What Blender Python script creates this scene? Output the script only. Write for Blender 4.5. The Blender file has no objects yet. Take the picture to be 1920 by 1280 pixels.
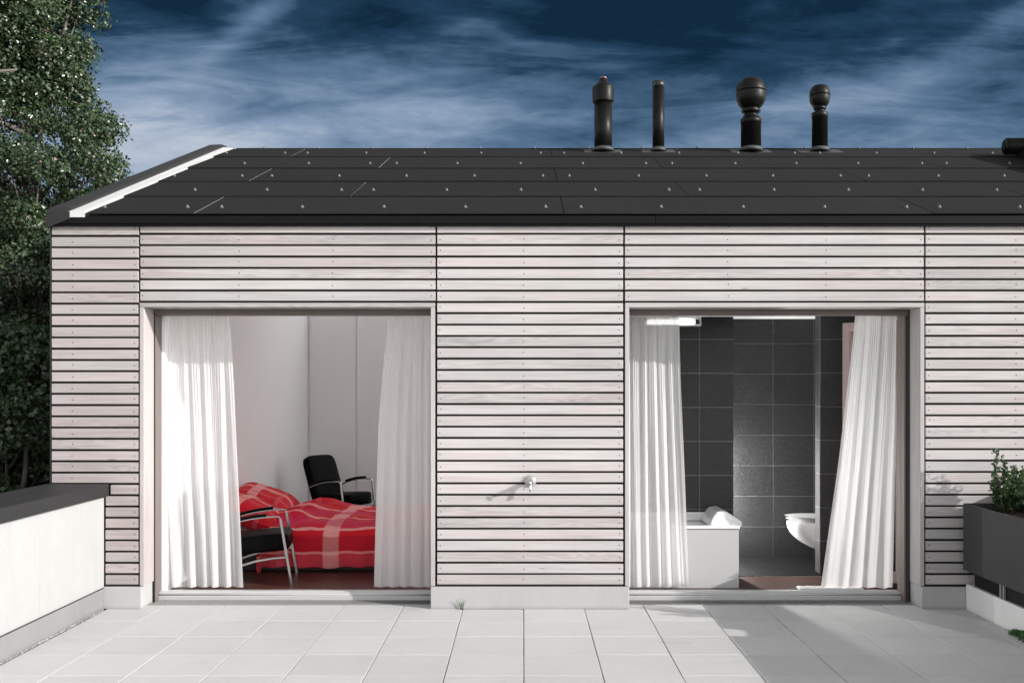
import bpy, math, random
import numpy as np
from mathutils import Vector, Matrix, noise as mnoise

random.seed(7)
rng = np.random.default_rng(7)
R = math.radians

# ---------------------------------------------------------------- camera
scene = bpy.context.scene
FPX, CX, HY, CAMZ = 1877.0, 982.0, 729.0, 1.81     # focal length, vanishing point (photo pixels), eye height
cam_data = bpy.data.cameras.new('camera')
cam = bpy.data.objects.new('camera', cam_data)
scene.collection.objects.link(cam)
cam_data.sensor_width = 36.0
cam_data.lens = 36.0 * FPX / 1920.0
cam_data.shift_x = -(CX - 960.0) / 1920.0
cam_data.shift_y = (HY - 640.0) / 1920.0
cam_data.clip_start = 0.1
cam_data.clip_end = 5000
cam.location = (0, 0, CAMZ)
cam.rotation_euler = (R(90), 0, 0)
scene.camera = cam

# ---------------------------------------------------------------- exposure, sun, sky
EXPOSURE = 0.62
scene.view_settings.view_transform = 'Standard'
scene.view_settings.look = 'None'
scene.view_settings.gamma = 1.0
scene.view_settings.exposure = EXPOSURE
SUN = Vector((2.25, -1.0, 0.95)).normalized()
sun_el = math.asin(SUN.z)
sun_az = math.atan2(SUN.x, SUN.y)
sd = bpy.data.lights.new('sun', 'SUN')
sd.energy = 3.4
sd.angle = R(0.5)
sd.color = (1.0, 0.965, 0.93)
so = bpy.data.objects.new('sun', sd)
so.rotation_euler = SUN.to_track_quat('Z', 'Y').to_euler()
so.location = SUN * 40
scene.collection.objects.link(so)
scene.cycles.max_bounces = 10
scene.cycles.diffuse_bounces = 6
scene.cycles.transparent_max_bounces = 12
scene.cycles.caustics_reflective = False
scene.cycles.caustics_refractive = False

world = bpy.data.worlds.new('World')
scene.world = world
world.use_nodes = True


class NT:
    """small helper to write node trees"""
    def __init__(self, tree):
        self.t = tree
        tree.nodes.clear()

    def n(self, kind, **props):
        nd = self.t.nodes.new(kind)
        ins = props.pop('ins', {})
        for k, v in props.items():
            setattr(nd, k, v)
        for k, v in ins.items():
            if hasattr(v, 'bl_idname') and 'Node' not in v.bl_idname or isinstance(v, bpy.types.NodeSocket):
                self.t.links.new(v, nd.inputs[k])
            else:
                nd.inputs[k].default_value = v
        return nd

    def m(self, op, a, b=0.0, c=0.0, clamp=False):
        nd = self.n('ShaderNodeMath', operation=op, use_clamp=clamp, ins={0: a, 1: b, 2: c})
        return nd.outputs[0]

    def mix(self, fac, a, b, blend='MIX'):
        nd = self.n('ShaderNodeMix', data_type='RGBA', blend_type=blend, ins={0: fac, 6: a, 7: b})
        return nd.outputs[2]

    def noise(self, vec, scale, detail=4, rough=0.55, dist=0.0):
        nd = self.n('ShaderNodeTexNoise', ins={'Vector': vec, 'Scale': scale, 'Detail': detail, 'Roughness': rough, 'Distortion': dist})
        return nd.outputs[0]

    def ramp(self, fac, stops):
        nd = self.n('ShaderNodeValToRGB', ins={0: fac})
        cr = nd.color_ramp
        while len(cr.elements) < len(stops):
            cr.elements.new(0.5)
        for e, (p, c) in zip(cr.elements, stops):
            e.position = p
            e.color = (c[0], c[1], c[2], 1) if hasattr(c, '__len__') else (c, c, c, 1)
        return nd.outputs[0]

    def mapping(self, vec, scale=(1, 1, 1), rot=(0, 0, 0), loc=(0, 0, 0)):
        return self.n('ShaderNodeMapping', ins={0: vec, 1: loc, 2: rot, 3: scale}).outputs[0]


def lin(r, g, b):
    f = lambda c: (c / 255 / 12.92) if c / 255 <= 0.04045 else ((c / 255 + 0.055) / 1.055) ** 2.4
    return (f(r), f(g), f(b), 1.0)


def build_world():
    w = NT(world.node_tree)
    out = w.n('ShaderNodeOutputWorld')
    sky = w.n('ShaderNodeTexSky', sky_type='NISHITA', sun_disc=False, sun_elevation=sun_el, sun_rotation=sun_az,
              altitude=400, air_density=1.0, dust_density=0.6, ozone_density=1.5)
    bg = w.n('ShaderNodeBackground', ins={'Strength': 0.15})
    co = w.n('ShaderNodeTexCoord').outputs['Generated']
    sp = w.n('ShaderNodeSeparateXYZ', ins={0: co})
    x, y, z = sp.outputs
    ys = w.m('MAXIMUM', y, 0.08)
    u = w.m('DIVIDE', x, ys)
    v = w.m('DIVIDE', z, ys)
    uv = w.n('ShaderNodeCombineXYZ', ins={0: u, 1: v, 2: 0.0}).outputs[0]

    def gauss(cx, cy, sx, sy, rot=0.0):
        du = w.m('SUBTRACT', u, (cx - CX) / FPX)
        dv = w.m('SUBTRACT', v, (HY - cy) / FPX)
        c, s = math.cos(rot), math.sin(rot)
        a = w.m('ADD', w.m('MULTIPLY', du, c), w.m('MULTIPLY', dv, s))
        b = w.m('SUBTRACT', w.m('MULTIPLY', dv, c), w.m('MULTIPLY', du, s))
        a = w.m('POWER', w.m('DIVIDE', a, sx / FPX), 2.0)
        b = w.m('POWER', w.m('DIVIDE', b, sy / FPX), 2.0)
        return w.m('EXPONENT', w.m('MULTIPLY', w.m('ADD', a, b), -1.0))

    # high cirrus: wisps drawn out by the wind, two directions crossing
    m1 = w.mapping(uv, scale=(2.6, 13.0, 1), rot=(0, 0, R(-9)))
    n1 = w.noise(m1, 1.6, 7, 0.62, 0.9)
    m2 = w.mapping(uv, scale=(4.0, 17.0, 1), rot=(0, 0, R(-31)), loc=(3.1, 1.7, 0))
    n2 = w.noise(m2, 1.4, 6, 0.6, 0.7)
    m3 = w.mapping(uv, scale=(3.0, 9.0, 1), rot=(0, 0, R(14)), loc=(7.1, 4.7, 0))
    n3 = w.noise(m3, 1.9, 5, 0.6, 0.4)
    nn = w.m('ADD', w.m('MULTIPLY', n1, 0.55), w.m('ADD', w.m('MULTIPLY', n2, 0.33), w.m('MULTIPLY', n3, 0.32)))
    c = w.m('MULTIPLY', w.m('SUBTRACT', nn, 0.6), 1.6)
    # denser banks and clear lanes
    c = w.m('ADD', c, w.m('MULTIPLY', w.m('SUBTRACT', 0.345, v), 3.0))
    c = w.m('ADD', c, w.m('MULTIPLY', gauss(330, 235, 400, 150), 0.42))
    c = w.m('ADD', c, w.m('MULTIPLY', gauss(470, 45, 120, 24, R(38)), 0.26))
    c = w.m('ADD', c, w.m('MULTIPLY', gauss(760, 215, 230, 38, R(8)), 0.20))
    c = w.m('ADD', c, w.m('MULTIPLY', gauss(930, 60, 190, 22, R(-17)), 0.14))
    c = w.m('ADD', c, w.m('MULTIPLY', gauss(1560, 190, 420, 42, R(16)), 0.24))
    c = w.m('ADD', c, w.m('MULTIPLY', gauss(1880, 40, 130, 26, R(32)), 0.20))
    c = w.m('SUBTRACT', c, w.m('MULTIPLY', gauss(1350, 60, 330, 80, R(3)), 0.15))
    c = w.m('SUBTRACT', c, w.m('MULTIPLY', gauss(640, 60, 160, 70, R(25)), 0.16))
    c = w.m('SUBTRACT', c, w.m('MULTIPLY', gauss(1060, 262, 220, 26, R(0)), 0.10))
    mot = w.noise(w.mapping(uv, scale=(60, 90, 1)), 1.0, 4, .7)
    c = w.m('ADD', c, w.m('MULTIPLY', w.m('SUBTRACT', mot, .5), .09))
    c = w.m('ADD', c, 0.215, clamp=True)
    col = w.ramp(c, [(0.0, lin(17, 42, 63)), (0.22, lin(38, 68, 95)), (0.5, lin(90, 118, 148)),
                     (0.78, lin(140, 160, 186)), (1.0, lin(186, 197, 212))])
    gain = 1.0 / (0.15 * 2 ** EXPOSURE)
    col = w.mix(1.0, col, (gain, gain, gain, 1), 'MULTIPLY')
    # the deep sky fills the side facing away from the sun; the sun's side stays bright and hazy
    f = w.m('MULTIPLY', w.n('ShaderNodeMapRange', interpolation_type='SMOOTHSTEP', ins={0: y, 1: 0.35, 2: 0.75}).outputs[0],
            w.n('ShaderNodeMapRange', interpolation_type='SMOOTHSTEP', ins={0: z, 1: 0.62, 2: 0.42}).outputs[0])
    grey = w.mix(0.93, sky.outputs[0], w.n('ShaderNodeRGBToBW', ins={0: sky.outputs[0]}).outputs[0])
    grey = w.mix(1.0, grey, (1.72, 1.71, 1.70, 1), 'MULTIPLY')
    fin = w.mix(f, grey, col)
    w.t.links.new(fin, bg.inputs[0])
    w.t.links.new(bg.outputs[0], out.inputs[0])


build_world()

# ---------------------------------------------------------------- helpers
col_main = scene.collection


def PX(px, Y):
    return (px - CX) * Y / FPX


def PZ(py, Y):
    return CAMZ - (py - HY) * Y / FPX


def link(o, parent=None):
    col_main.objects.link(o)
    if parent is not None:
        o.parent = parent
    return o


def tag(o, label=None, cat=None, group=None, kind=None):
    if label:
        o['label'] = label
    if cat:
        o['category'] = cat
    if group:
        o['group'] = group
    if kind:
        o['kind'] = kind
    return o


def empty(name, loc=(0, 0, 0), rz=0.0, **kw):
    o = bpy.data.objects.new(name, None)
    o.empty_display_size = 0.2
    o.location = loc
    o.rotation_euler = (0, 0, rz)
    link(o)
    return tag(o, **kw)


def world_loc(o):
    v = Vector((0, 0, 0))
    while o is not None:
        v = v + Vector(o.location)
        o = o.parent
    return v


class MB:
    """collects geometry in world coordinates; build() links it as ONE mesh object"""
    def __init__(self):
        self.v, self.f, self.mi, self.sm, self.r = [], [], [], [], []

    def add(self, verts, faces, mi=0, smooth=False, rnd=None):
        o = len(self.v)
        self.v += [tuple(p) for p in verts]
        rv = random.random() if rnd is None else rnd
        self.r += [rv] * len(verts)
        for f in faces:
            self.f.append(tuple(i + o for i in f))
            self.mi.append(mi)
            self.sm.append(smooth)
        return self

    def box(self, x0, x1, y0, y1, z0, z1, mi=0, b=0.0, rnd=None, M=None):
        if x0 > x1: x0, x1 = x1, x0
        if y0 > y1: y0, y1 = y1, y0
        if z0 > z1: z0, z1 = z1, z0
        if b <= 0:
            vs = [(x, y, z) for x in (x0, x1) for y in (y0, y1) for z in (z0, z1)]
            fs = [(0, 1, 3, 2), (4, 6, 7, 5), (0, 4, 5, 1), (2, 3, 7, 6), (0, 2, 6, 4), (1, 5, 7, 3)]
        else:
            b = min(b, (x1 - x0) * .49, (y1 - y0) * .49, (z1 - z0) * .49)
            vs, idx = [], {}
            lo, hi = (x0, y0, z0), (x1, y1, z1)
            for cx in (0, 1):
                for cy in (0, 1):
                    for cz in (0, 1):
                        for ax in range(3):
                            p = []
                            for k, cc in enumerate((cx, cy, cz)):
                                e = hi[k] if cc else lo[k]
                                if k != ax:
                                    e = e - b if cc else e + b
                                p.append(e)
                            idx[(cx, cy, cz, ax)] = len(vs)
                            vs.append(tuple(p))
            fs = []
            for ax in range(3):
                o1, o2 = [k for k in range(3) if k != ax]
                for s in (0, 1):
                    q = []
                    for a, c in ((0, 0), (1, 0), (1, 1), (0, 1)):
                        key = [0, 0, 0]
                        key[ax] = s; key[o1] = a; key[o2] = c
                        q.append(idx[(key[0], key[1], key[2], ax)])
                    if (s == 0) == (ax != 1):
                        q.reverse()
                    fs.append(tuple(q))
            for ax in range(3):            # edges along axis ax
                o1, o2 = [k for k in range(3) if k != ax]
                for a in (0, 1):
                    for c in (0, 1):
                        def K(s, w):
                            key = [0, 0, 0]
                            key[ax] = s; key[o1] = a; key[o2] = c
                            return idx[(key[0], key[1], key[2], w)]
                        q = [K(0, o1), K(1, o1), K(1, o2), K(0, o2)]
                        fs.append(tuple(q))
            for cx in (0, 1):
                for cy in (0, 1):
                    for cz in (0, 1):
                        fs.append(tuple(idx[(cx, cy, cz, a)] for a in range(3)))
            # orient outward
            c0 = Vector(((x0 + x1) / 2, (y0 + y1) / 2, (z0 + z1) / 2))
            ff = []
            for f in fs:
                ps = [Vector(vs[i]) for i in f]
                nrm = (ps[1] - ps[0]).cross(ps[2] - ps[0])
                cen = sum(ps, Vector()) / len(ps)
                ff.append(f if nrm.dot(cen - c0) > 0 else tuple(reversed(f)))
            fs = ff
        if M is not None:
            vs = [tuple(M @ Vector(p)) for p in vs]
        return self.add(vs, fs, mi, False, rnd)

    def lathe(self, cx, cy, prof, n=32, mi=0, smooth=True, M=None):
        """prof: list of (r, z)"""
        vs, fs = [], []
        for r, z in prof:
            for k in range(n):
                a = 2 * math.pi * k / n
                vs.append((cx + r * math.cos(a), cy + r * math.sin(a), z))
        for i in range(len(prof) - 1):
            for k in range(n):
                k2 = (k + 1) % n
                fs.append((i * n + k, i * n + k2, (i + 1) * n + k2, (i + 1) * n + k))
        if prof[0][0] > 1e-5:
            fs.append(tuple(reversed(range(n))))
        if prof[-1][0] > 1e-5:
            fs.append(tuple(range((len(prof) - 1) * n, len(prof) * n)))
        if M is not None:
            vs = [tuple(M @ Vector(p)) for p in vs]
        return self.add(vs, fs, mi, smooth)

    def tube(self, pts, rad, n=10, mi=0, smooth=True, flat=None, cap=True):
        """sweep along points; rad number or list; flat=(w,h) rectangular section with width along 'side'"""
        pts = [Vector(p) for p in pts]
        vs, fs = [], []
        m = n
        prev = None
        for i, p in enumerate(pts):
            if i == 0: t = pts[1] - pts[0]
            elif i == len(pts) - 1: t = pts[-1] - pts[-2]
            else: t = (pts[i + 1] - pts[i - 1])
            t.normalize()
            if flat is not None:
                side = Vector(flat[2]).normalized()
                up = t.cross(side).normalized()
                w, h = flat[0] / 2, flat[1] / 2
                c = min(w, h) * 0.35
                sec = [(w, h - c), (w - c, h), (-w + c, h), (-w, h - c), (-w, -h + c), (-w + c, -h), (w - c, -h), (w, -h + c)]
                m = 8
                for a, b in sec:
                    vs.append(p + side * a + up * b)
            else:
                if prev is None:
                    ref = Vector((0, 0, 1)) if abs(t.z) < .9 else Vector((1, 0, 0))
                    a = t.cross(ref).normalized()
                else:
                    a = (prev - t * prev.dot(t)).normalized()
                prev = a
                b = t.cross(a)
                r = rad[i] if hasattr(rad, '__len__') else rad
                for k in range(n):
                    an = 2 * math.pi * k / n
                    vs.append(p + a * (r * math.cos(an)) + b * (r * math.sin(an)))
        for i in range(len(pts) - 1):
            for k in range(m):
                k2 = (k + 1) % m
                fs.append((i * m + k, i * m + k2, (i + 1) * m + k2, (i + 1) * m + k))
        if cap:
            fs.append(tuple(reversed(range(m))))
            fs.append(tuple(range((len(pts) - 1) * m, len(pts) * m)))
        return self.add(vs, fs, mi, smooth and flat is None)

    def grid(self, fn, nu, nv, mi=0, smooth=True):
        vs = [fn(i / nu, j / nv) for j in range(nv + 1) for i in range(nu + 1)]
        fs = [(j * (nu + 1) + i, j * (nu + 1) + i + 1, (j + 1) * (nu + 1) + i + 1, (j + 1) * (nu + 1) + i)
              for j in range(nv) for i in range(nu)]
        return self.add(vs, fs, mi, smooth)

    def build(self, name, mats, parent=None, local=False, **kw):
        me = bpy.data.meshes.new(name)
        base = Vector((0, 0, 0)) if (parent is None or local) else world_loc(parent)
        vv = np.array(self.v, dtype=np.float64) - np.array(base)
        me.from_pydata([tuple(p) for p in vv], [], self.f)
        if not isinstance(mats, (list, tuple)):
            mats = [mats]
        for m in mats:
            me.materials.append(m)
        me.polygons.foreach_set('material_index', self.mi)
        me.polygons.foreach_set('use_smooth', self.sm)
        at = me.attributes.new('rnd', 'FLOAT', 'POINT')
        at.data.foreach_set('value', self.r)
        me.validate()
        me.update()
        o = bpy.data.objects.new(name, me)
        link(o, parent)
        return tag(o, **kw)


def recentre(o):
    """move a top-level mesh's origin to the middle of its base"""
    me = o.data
    n = len(me.vertices)
    a = np.empty(n * 3)
    me.vertices.foreach_get('co', a)
    a = a.reshape(-1, 3)
    c = np.array([(a[:, 0].min() + a[:, 0].max()) / 2, (a[:, 1].min() + a[:, 1].max()) / 2, a[:, 2].min()])
    a -= c
    me.vertices.foreach_set('co', a.ravel())
    o.location = Vector(o.location) + Vector(c)
    me.update()
    return o


# ---------------------------------------------------------------- materials
def mat(name, base=(0.5, 0.5, 0.5), rough=0.6, metal=0.0, spec=0.5, var=0.08, vscale=6.0, bump=0.0, bscale=40.0,
        stretch=(1, 1, 1), obj=False, fn=None, rvar=0.0):
    m = bpy.data.materials.new(name)
    m.use_nodes = True
    t = NT(m.node_tree)
    out = t.n('ShaderNodeOutputMaterial')
    p = t.n('ShaderNodeBsdfPrincipled', ins={'Roughness': rough, 'Metallic': metal, 'Specular IOR Level': spec})
    if obj:
        co = t.n('ShaderNodeTexCoord').outputs['Object']
    else:
        co = t.n('ShaderNodeNewGeometry').outputs['Position']
    vec = t.mapping(co, scale=stretch)
    if fn is not None:
        c = fn(t, co, p)
    else:
        n = t.noise(vec, vscale, 5, 0.6)
        f = t.m('MULTIPLY', t.m('SUBTRACT', n, 0.5), 2.0 * var)
        if rvar:
            rn = t.n('ShaderNodeAttribute', attribute_name='rnd').outputs['Fac']
            f = t.m('ADD', f, t.m('MULTIPLY', t.m('SUBTRACT', rn, 0.5), rvar))
        f = t.m('ADD', f, 1.0)
        c = t.n('ShaderNodeVectorMath', operation='SCALE', ins={0: base[:3], 'Scale': f}).outputs[0]
    t.t.links.new(c, p.inputs['Base Color'])
    if bump:
        nb = t.noise(vec, bscale, 6, 0.65)
        bn = t.n('ShaderNodeBump', ins={'Strength': min(1.0, bump * 1.0), 'Distance': 0.004, 'Height': nb})
        t.t.links.new(bn.outputs[0], p.inputs['Normal'])
    t.t.links.new(p.outputs[0], out.inputs[0])
    return m


def larch(name, tint=(0.468, 0.432, 0.428), axis='x', dark=0.0, knots=True, grainamp=1.0):
    m = bpy.data.materials.new(name)
    m.use_nodes = True
    t = NT(m.node_tree)
    out = t.n('ShaderNodeOutputMaterial')
    p = t.n('ShaderNodeBsdfPrincipled', ins={'Roughness': 0.72, 'Specular IOR Level': 0.25})
    pos = t.n('ShaderNodeNewGeometry').outputs['Position']
    rn = t.n('ShaderNodeAttribute', attribute_name='rnd').outputs['Fac']
    off = t.n('ShaderNodeCombineXYZ', ins={0: t.m('MULTIPLY', rn, 37.0), 1: t.m('MULTIPLY', rn, 11.0), 2: t.m('MULTIPLY', rn, 53.0)}).outputs[0]
    v = t.n('ShaderNodeVectorMath', operation='ADD', ins={0: pos, 1: off}).outputs[0]
    s = {'x': (1.3, 4, 46), 'z': (46, 46, 1.3)}[axis]
    vg = t.mapping(v, scale=s)
    g1 = t.noise(vg, 1.0, 6, 0.62, 1.1)
    s2 = {'x': (2.2, 6, 200), 'z': (200, 200, 2.2)}[axis]
    g2 = t.noise(t.mapping(v, scale=s2), 1.0, 3, 0.6)
    # cathedral figure on some boards
    s3 = {'x': (0.55, 1, 9.0), 'z': (9.0, 9.0, 0.55)}[axis]
    wv = t.n('ShaderNodeTexNoise', ins={'Vector': t.mapping(v, scale=s3), 'Scale': 1.0, 'Detail': 2.0, 'Distortion': 0.3}).outputs[0]
    rings = t.m('ABSOLUTE', t.m('SINE', t.m('MULTIPLY', wv, 70.0)))
    rings = t.m('POWER', rings, 3.0)
    sel = t.n('ShaderNodeMapRange', interpolation_type='SMOOTHSTEP', ins={0: t.m('FRACT', t.m('MULTIPLY', rn, 7.31)), 1: 0.62, 2: 0.75}).outputs[0]
    # slow weathering blotches along the board
    s4 = {'x': (1.1, 2, 8), 'z': (8, 8, 1.1)}[axis]
    bl = t.noise(t.mapping(v, scale=s4), 1.0, 4, 0.6)
    f = t.m('ADD', t.m('MULTIPLY', t.m('SUBTRACT', g1, 0.5), 0.56 * grainamp), t.m('MULTIPLY', t.m('SUBTRACT', g2, 0.5), 0.30 * grainamp))
    f = t.m('ADD', f, t.m('MULTIPLY', t.m('SUBTRACT', bl, 0.5), 0.46))
    f = t.m('SUBTRACT', f, t.m('MULTIPLY', t.m('MULTIPLY', rings, sel), 0.14 * grainamp))
    f = t.m('ADD', f, t.m('MULTIPLY', t.m('SUBTRACT', t.m('FRACT', t.m('MULTIPLY', rn, 3.77)), 0.5), 0.21))
    f = t.m('ADD', f, 1.0 - dark)
    # grey weathered / pinkish parts
    hue = t.noise(t.mapping(v, scale={'x': (0.8, 1, 5), 'z': (5, 5, 0.8)}[axis]), 1.3, 3, 0.6)
    hue = t.n('ShaderNodeMapRange', ins={0: t.m('ADD', hue, t.m('MULTIPLY', t.m('SUBTRACT', rn, .5), .25)), 1: 0.36, 2: 0.64}).outputs[0]
    g = tint[0] * .45 + tint[1] * .55
    c = t.mix(hue, (tint[0] * .985, tint[0] * 0.948, tint[0] * 0.935, 1), (tint[0] * 1.005, tint[1] * 0.985, tint[2] * 0.985, 1))
    c = t.n('ShaderNodeVectorMath', operation='SCALE', ins={0: c, 'Scale': f}).outputs[0]
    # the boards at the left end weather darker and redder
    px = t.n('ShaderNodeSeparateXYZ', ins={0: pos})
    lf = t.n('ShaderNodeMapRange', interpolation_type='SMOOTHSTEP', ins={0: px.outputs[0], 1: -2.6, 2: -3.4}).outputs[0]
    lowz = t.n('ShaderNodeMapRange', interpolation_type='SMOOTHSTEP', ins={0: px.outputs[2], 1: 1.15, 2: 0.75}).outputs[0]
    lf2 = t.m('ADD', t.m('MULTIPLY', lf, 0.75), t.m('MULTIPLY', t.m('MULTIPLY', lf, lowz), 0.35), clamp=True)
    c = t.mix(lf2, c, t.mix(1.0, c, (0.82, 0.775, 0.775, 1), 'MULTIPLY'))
    if knots:
        vo = t.n('ShaderNodeTexVoronoi', feature='F1', ins={'Vector': t.mapping(v, scale={'x': (2.0, .2, 9.0), 'z': (9, .2, 2.0)}[axis]), 'Scale': 1.0, 'Randomness': 1.0})
        k = t.n('ShaderNodeMapRange', interpolation_type='SMOOTHSTEP', ins={0: vo.outputs['Distance'], 1: 0.11, 2: 0.04}).outputs[0]
        csel = t.m('GREATER_THAN', t.n('ShaderNodeSeparateXYZ', ins={0: vo.outputs['Color']}).outputs[0], 0.55)
        c = t.mix(t.m('MULTIPLY', t.m('MULTIPLY', k, csel), 0.62), c, (0.20, 0.15, 0.13, 1))
    t.t.links.new(c, p.inputs['Base Color'])
    bn = t.n('ShaderNodeBump', ins={'Strength': 0.35, 'Distance': 0.0015, 'Height': t.m('ADD', g1, t.m('MULTIPLY', g2, 0.5))})
    t.t.links.new(bn.outputs[0], p.inputs['Normal'])
    t.t.links.new(p.outputs[0], out.inputs[0])
    return m


M = {}
M['larch'] = larch('larch_boards')
M['larch_jamb'] = larch('larch_jamb', (0.45, 0.43, 0.42), 'z', knots=False, grainamp=.55)
M['larch_head'] = larch('larch_head', (0.42, 0.405, 0.395), 'x', knots=False)
M['frame_wood'] = mat('window_frame_wood', (0.165, 0.135, 0.125), 0.55, var=0.12, vscale=3, stretch=(12, 12, 1), bump=.2)
M['nail'] = mat('nail_steel', (0.05, 0.042, 0.04), 0.6, 0.0)
M['void'] = mat('black_membrane', (0.006, 0.006, 0.006), 0.9)


def roof_fn(t, co, p):
    n = t.noise(co, 1.2, 5, 0.6)
    n2 = t.noise(t.mapping(co, scale=(1, 5, 5)), 9.0, 5, 0.7)
    n3 = t.noise(co, 120.0, 3, 0.7)
    rn = t.n('ShaderNodeAttribute', attribute_name='rnd').outputs['Fac']
    f = t.m('ADD', t.m('MULTIPLY', t.m('SUBTRACT', n, .5), .25), t.m('MULTIPLY', t.m('SUBTRACT', n2, .5), .18))
    f = t.m('ADD', f, t.m('MULTIPLY', t.m('SUBTRACT', n3, .5), .22))
    f = t.m('ADD', f, t.m('MULTIPLY', t.m('SUBTRACT', rn, .5), .10))
    f = t.m('ADD', f, 1.0)
    return t.n('ShaderNodeVectorMath', operation='SCALE', ins={0: (0.0185, 0.0184, 0.0182), 'Scale': f}).outputs[0]


M['roof'] = mat('dark_fibre_cement', rough=0.9, spec=0.08, fn=roof_fn, bump=.3, bscale=160)
M['roof_edge'] = mat('sunward_sheet_edge', (0.20, 0.20, 0.195), 0.8, var=.3, vscale=30)
M['black_metal'] = mat('black_sheet_metal', (0.013, 0.013, 0.014), 0.42, 0.0, 0.5, var=0.3, vscale=3, bump=.05)
M['fascia'] = mat('fascia_metal', (0.006, 0.006, 0.0062), 0.6, 0.0, 0.12, var=0.35, vscale=2.5)
M['pipe'] = mat('black_flue_coating', (0.005, 0.0048, 0.0046), 0.42, 0.0, 0.2, var=0.3, vscale=10, bump=.08, bscale=60)
M['copper'] = mat('worn_copper_tip', (0.22, 0.13, 0.11), 0.35, 0.7, var=.3, vscale=20)
M['lead'] = mat('grey_lead_flashing', (0.055, 0.06, 0.062), 0.6, 0.2, var=.4, vscale=20)
M['galv'] = mat('galvanised_screw', (0.15, 0.15, 0.15), 0.55, 0.3, var=.1)
M['white_flash'] = mat('pale_verge_flashing', (0.60, 0.60, 0.59), 0.5, 0.0, var=.06, vscale=4)


def plaster_fn(t, co, p, al=.84):
    n = t.noise(co, 1.6, 6, 0.65)
    n2 = t.noise(t.mapping(co, scale=(1, 1, 4)), 12, 5, 0.7)
    n3 = t.noise(t.mapping(co, scale=(6, 6, .6)), 3, 4, 0.7)
    f = t.m('ADD', t.m('MULTIPLY', t.m('SUBTRACT', n, .5), .12), t.m('MULTIPLY', t.m('SUBTRACT', n2, .5), .10))
    f = t.m('ADD', f, t.m('MULTIPLY', t.m('SUBTRACT', n3, .5), .07))
    dr = t.noise(t.mapping(co, scale=(3, 9, .35)), 2.2, 5, .7)
    dr = t.n('ShaderNodeMapRange', interpolation_type='SMOOTHSTEP', ins={0: dr, 1: .55, 2: .72}).outputs[0]
    f = t.m('SUBTRACT', f, t.m('MULTIPLY', dr, .10))
    f = t.m('ADD', f, 1.0)
    return t.n('ShaderNodeVectorMath', operation='SCALE', ins={0: (al, al, al * .99), 'Scale': f}).outputs[0]


M['plaster'] = mat('white_render', rough=0.9, spec=.1, fn=lambda t, co, p: plaster_fn(t, co, p, .40), bump=.9, bscale=55)  # toned down for full sun; the shaded kerb has a lighter copy
M['kerb'] = mat('shade_lifted_render', rough=0.9, spec=.1, fn=plaster_fn, bump=.6, bscale=55)  # parapet render again, lightened to make up for the shade on the kerb


def plinth_fn(t, co, p, al=.42):
    n = t.noise(co, 2.2, 6, 0.65)
    n2 = t.noise(t.mapping(co, scale=(9, 9, 1)), 2, 4, 0.7)
    v = t.n('ShaderNodeTexVoronoi', ins={'Vector': co, 'Scale': 9.0})
    sp = t.n('ShaderNodeMapRange', ins={0: v.outputs['Distance'], 1: .06, 2: .0}).outputs[0]
    f = t.m('ADD', t.m('MULTIPLY', t.m('SUBTRACT', n, .5), .22), t.m('MULTIPLY', t.m('SUBTRACT', n2, .5), .12))
    f = t.m('SUBTRACT', t.m('ADD', f, 1.0), t.m('MULTIPLY', sp, .25))
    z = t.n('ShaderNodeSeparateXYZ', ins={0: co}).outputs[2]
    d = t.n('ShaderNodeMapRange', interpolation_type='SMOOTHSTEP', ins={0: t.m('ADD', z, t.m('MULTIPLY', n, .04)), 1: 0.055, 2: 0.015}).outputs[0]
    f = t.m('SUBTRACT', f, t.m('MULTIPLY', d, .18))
    return t.n('ShaderNodeVectorMath', operation='SCALE', ins={0: (al, al, al * .99), 'Scale': f}).outputs[0]


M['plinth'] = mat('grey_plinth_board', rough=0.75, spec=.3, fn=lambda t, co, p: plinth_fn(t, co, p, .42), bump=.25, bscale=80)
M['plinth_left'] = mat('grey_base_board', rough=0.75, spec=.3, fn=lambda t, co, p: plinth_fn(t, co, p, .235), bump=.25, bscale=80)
M['kerb_board'] = mat('shade_lifted_board', rough=0.75, spec=.3, fn=lambda t, co, p: plinth_fn(t, co, p, .86), bump=.25, bscale=80)  # plinth board again, its colour raised to offset the shaded side


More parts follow.
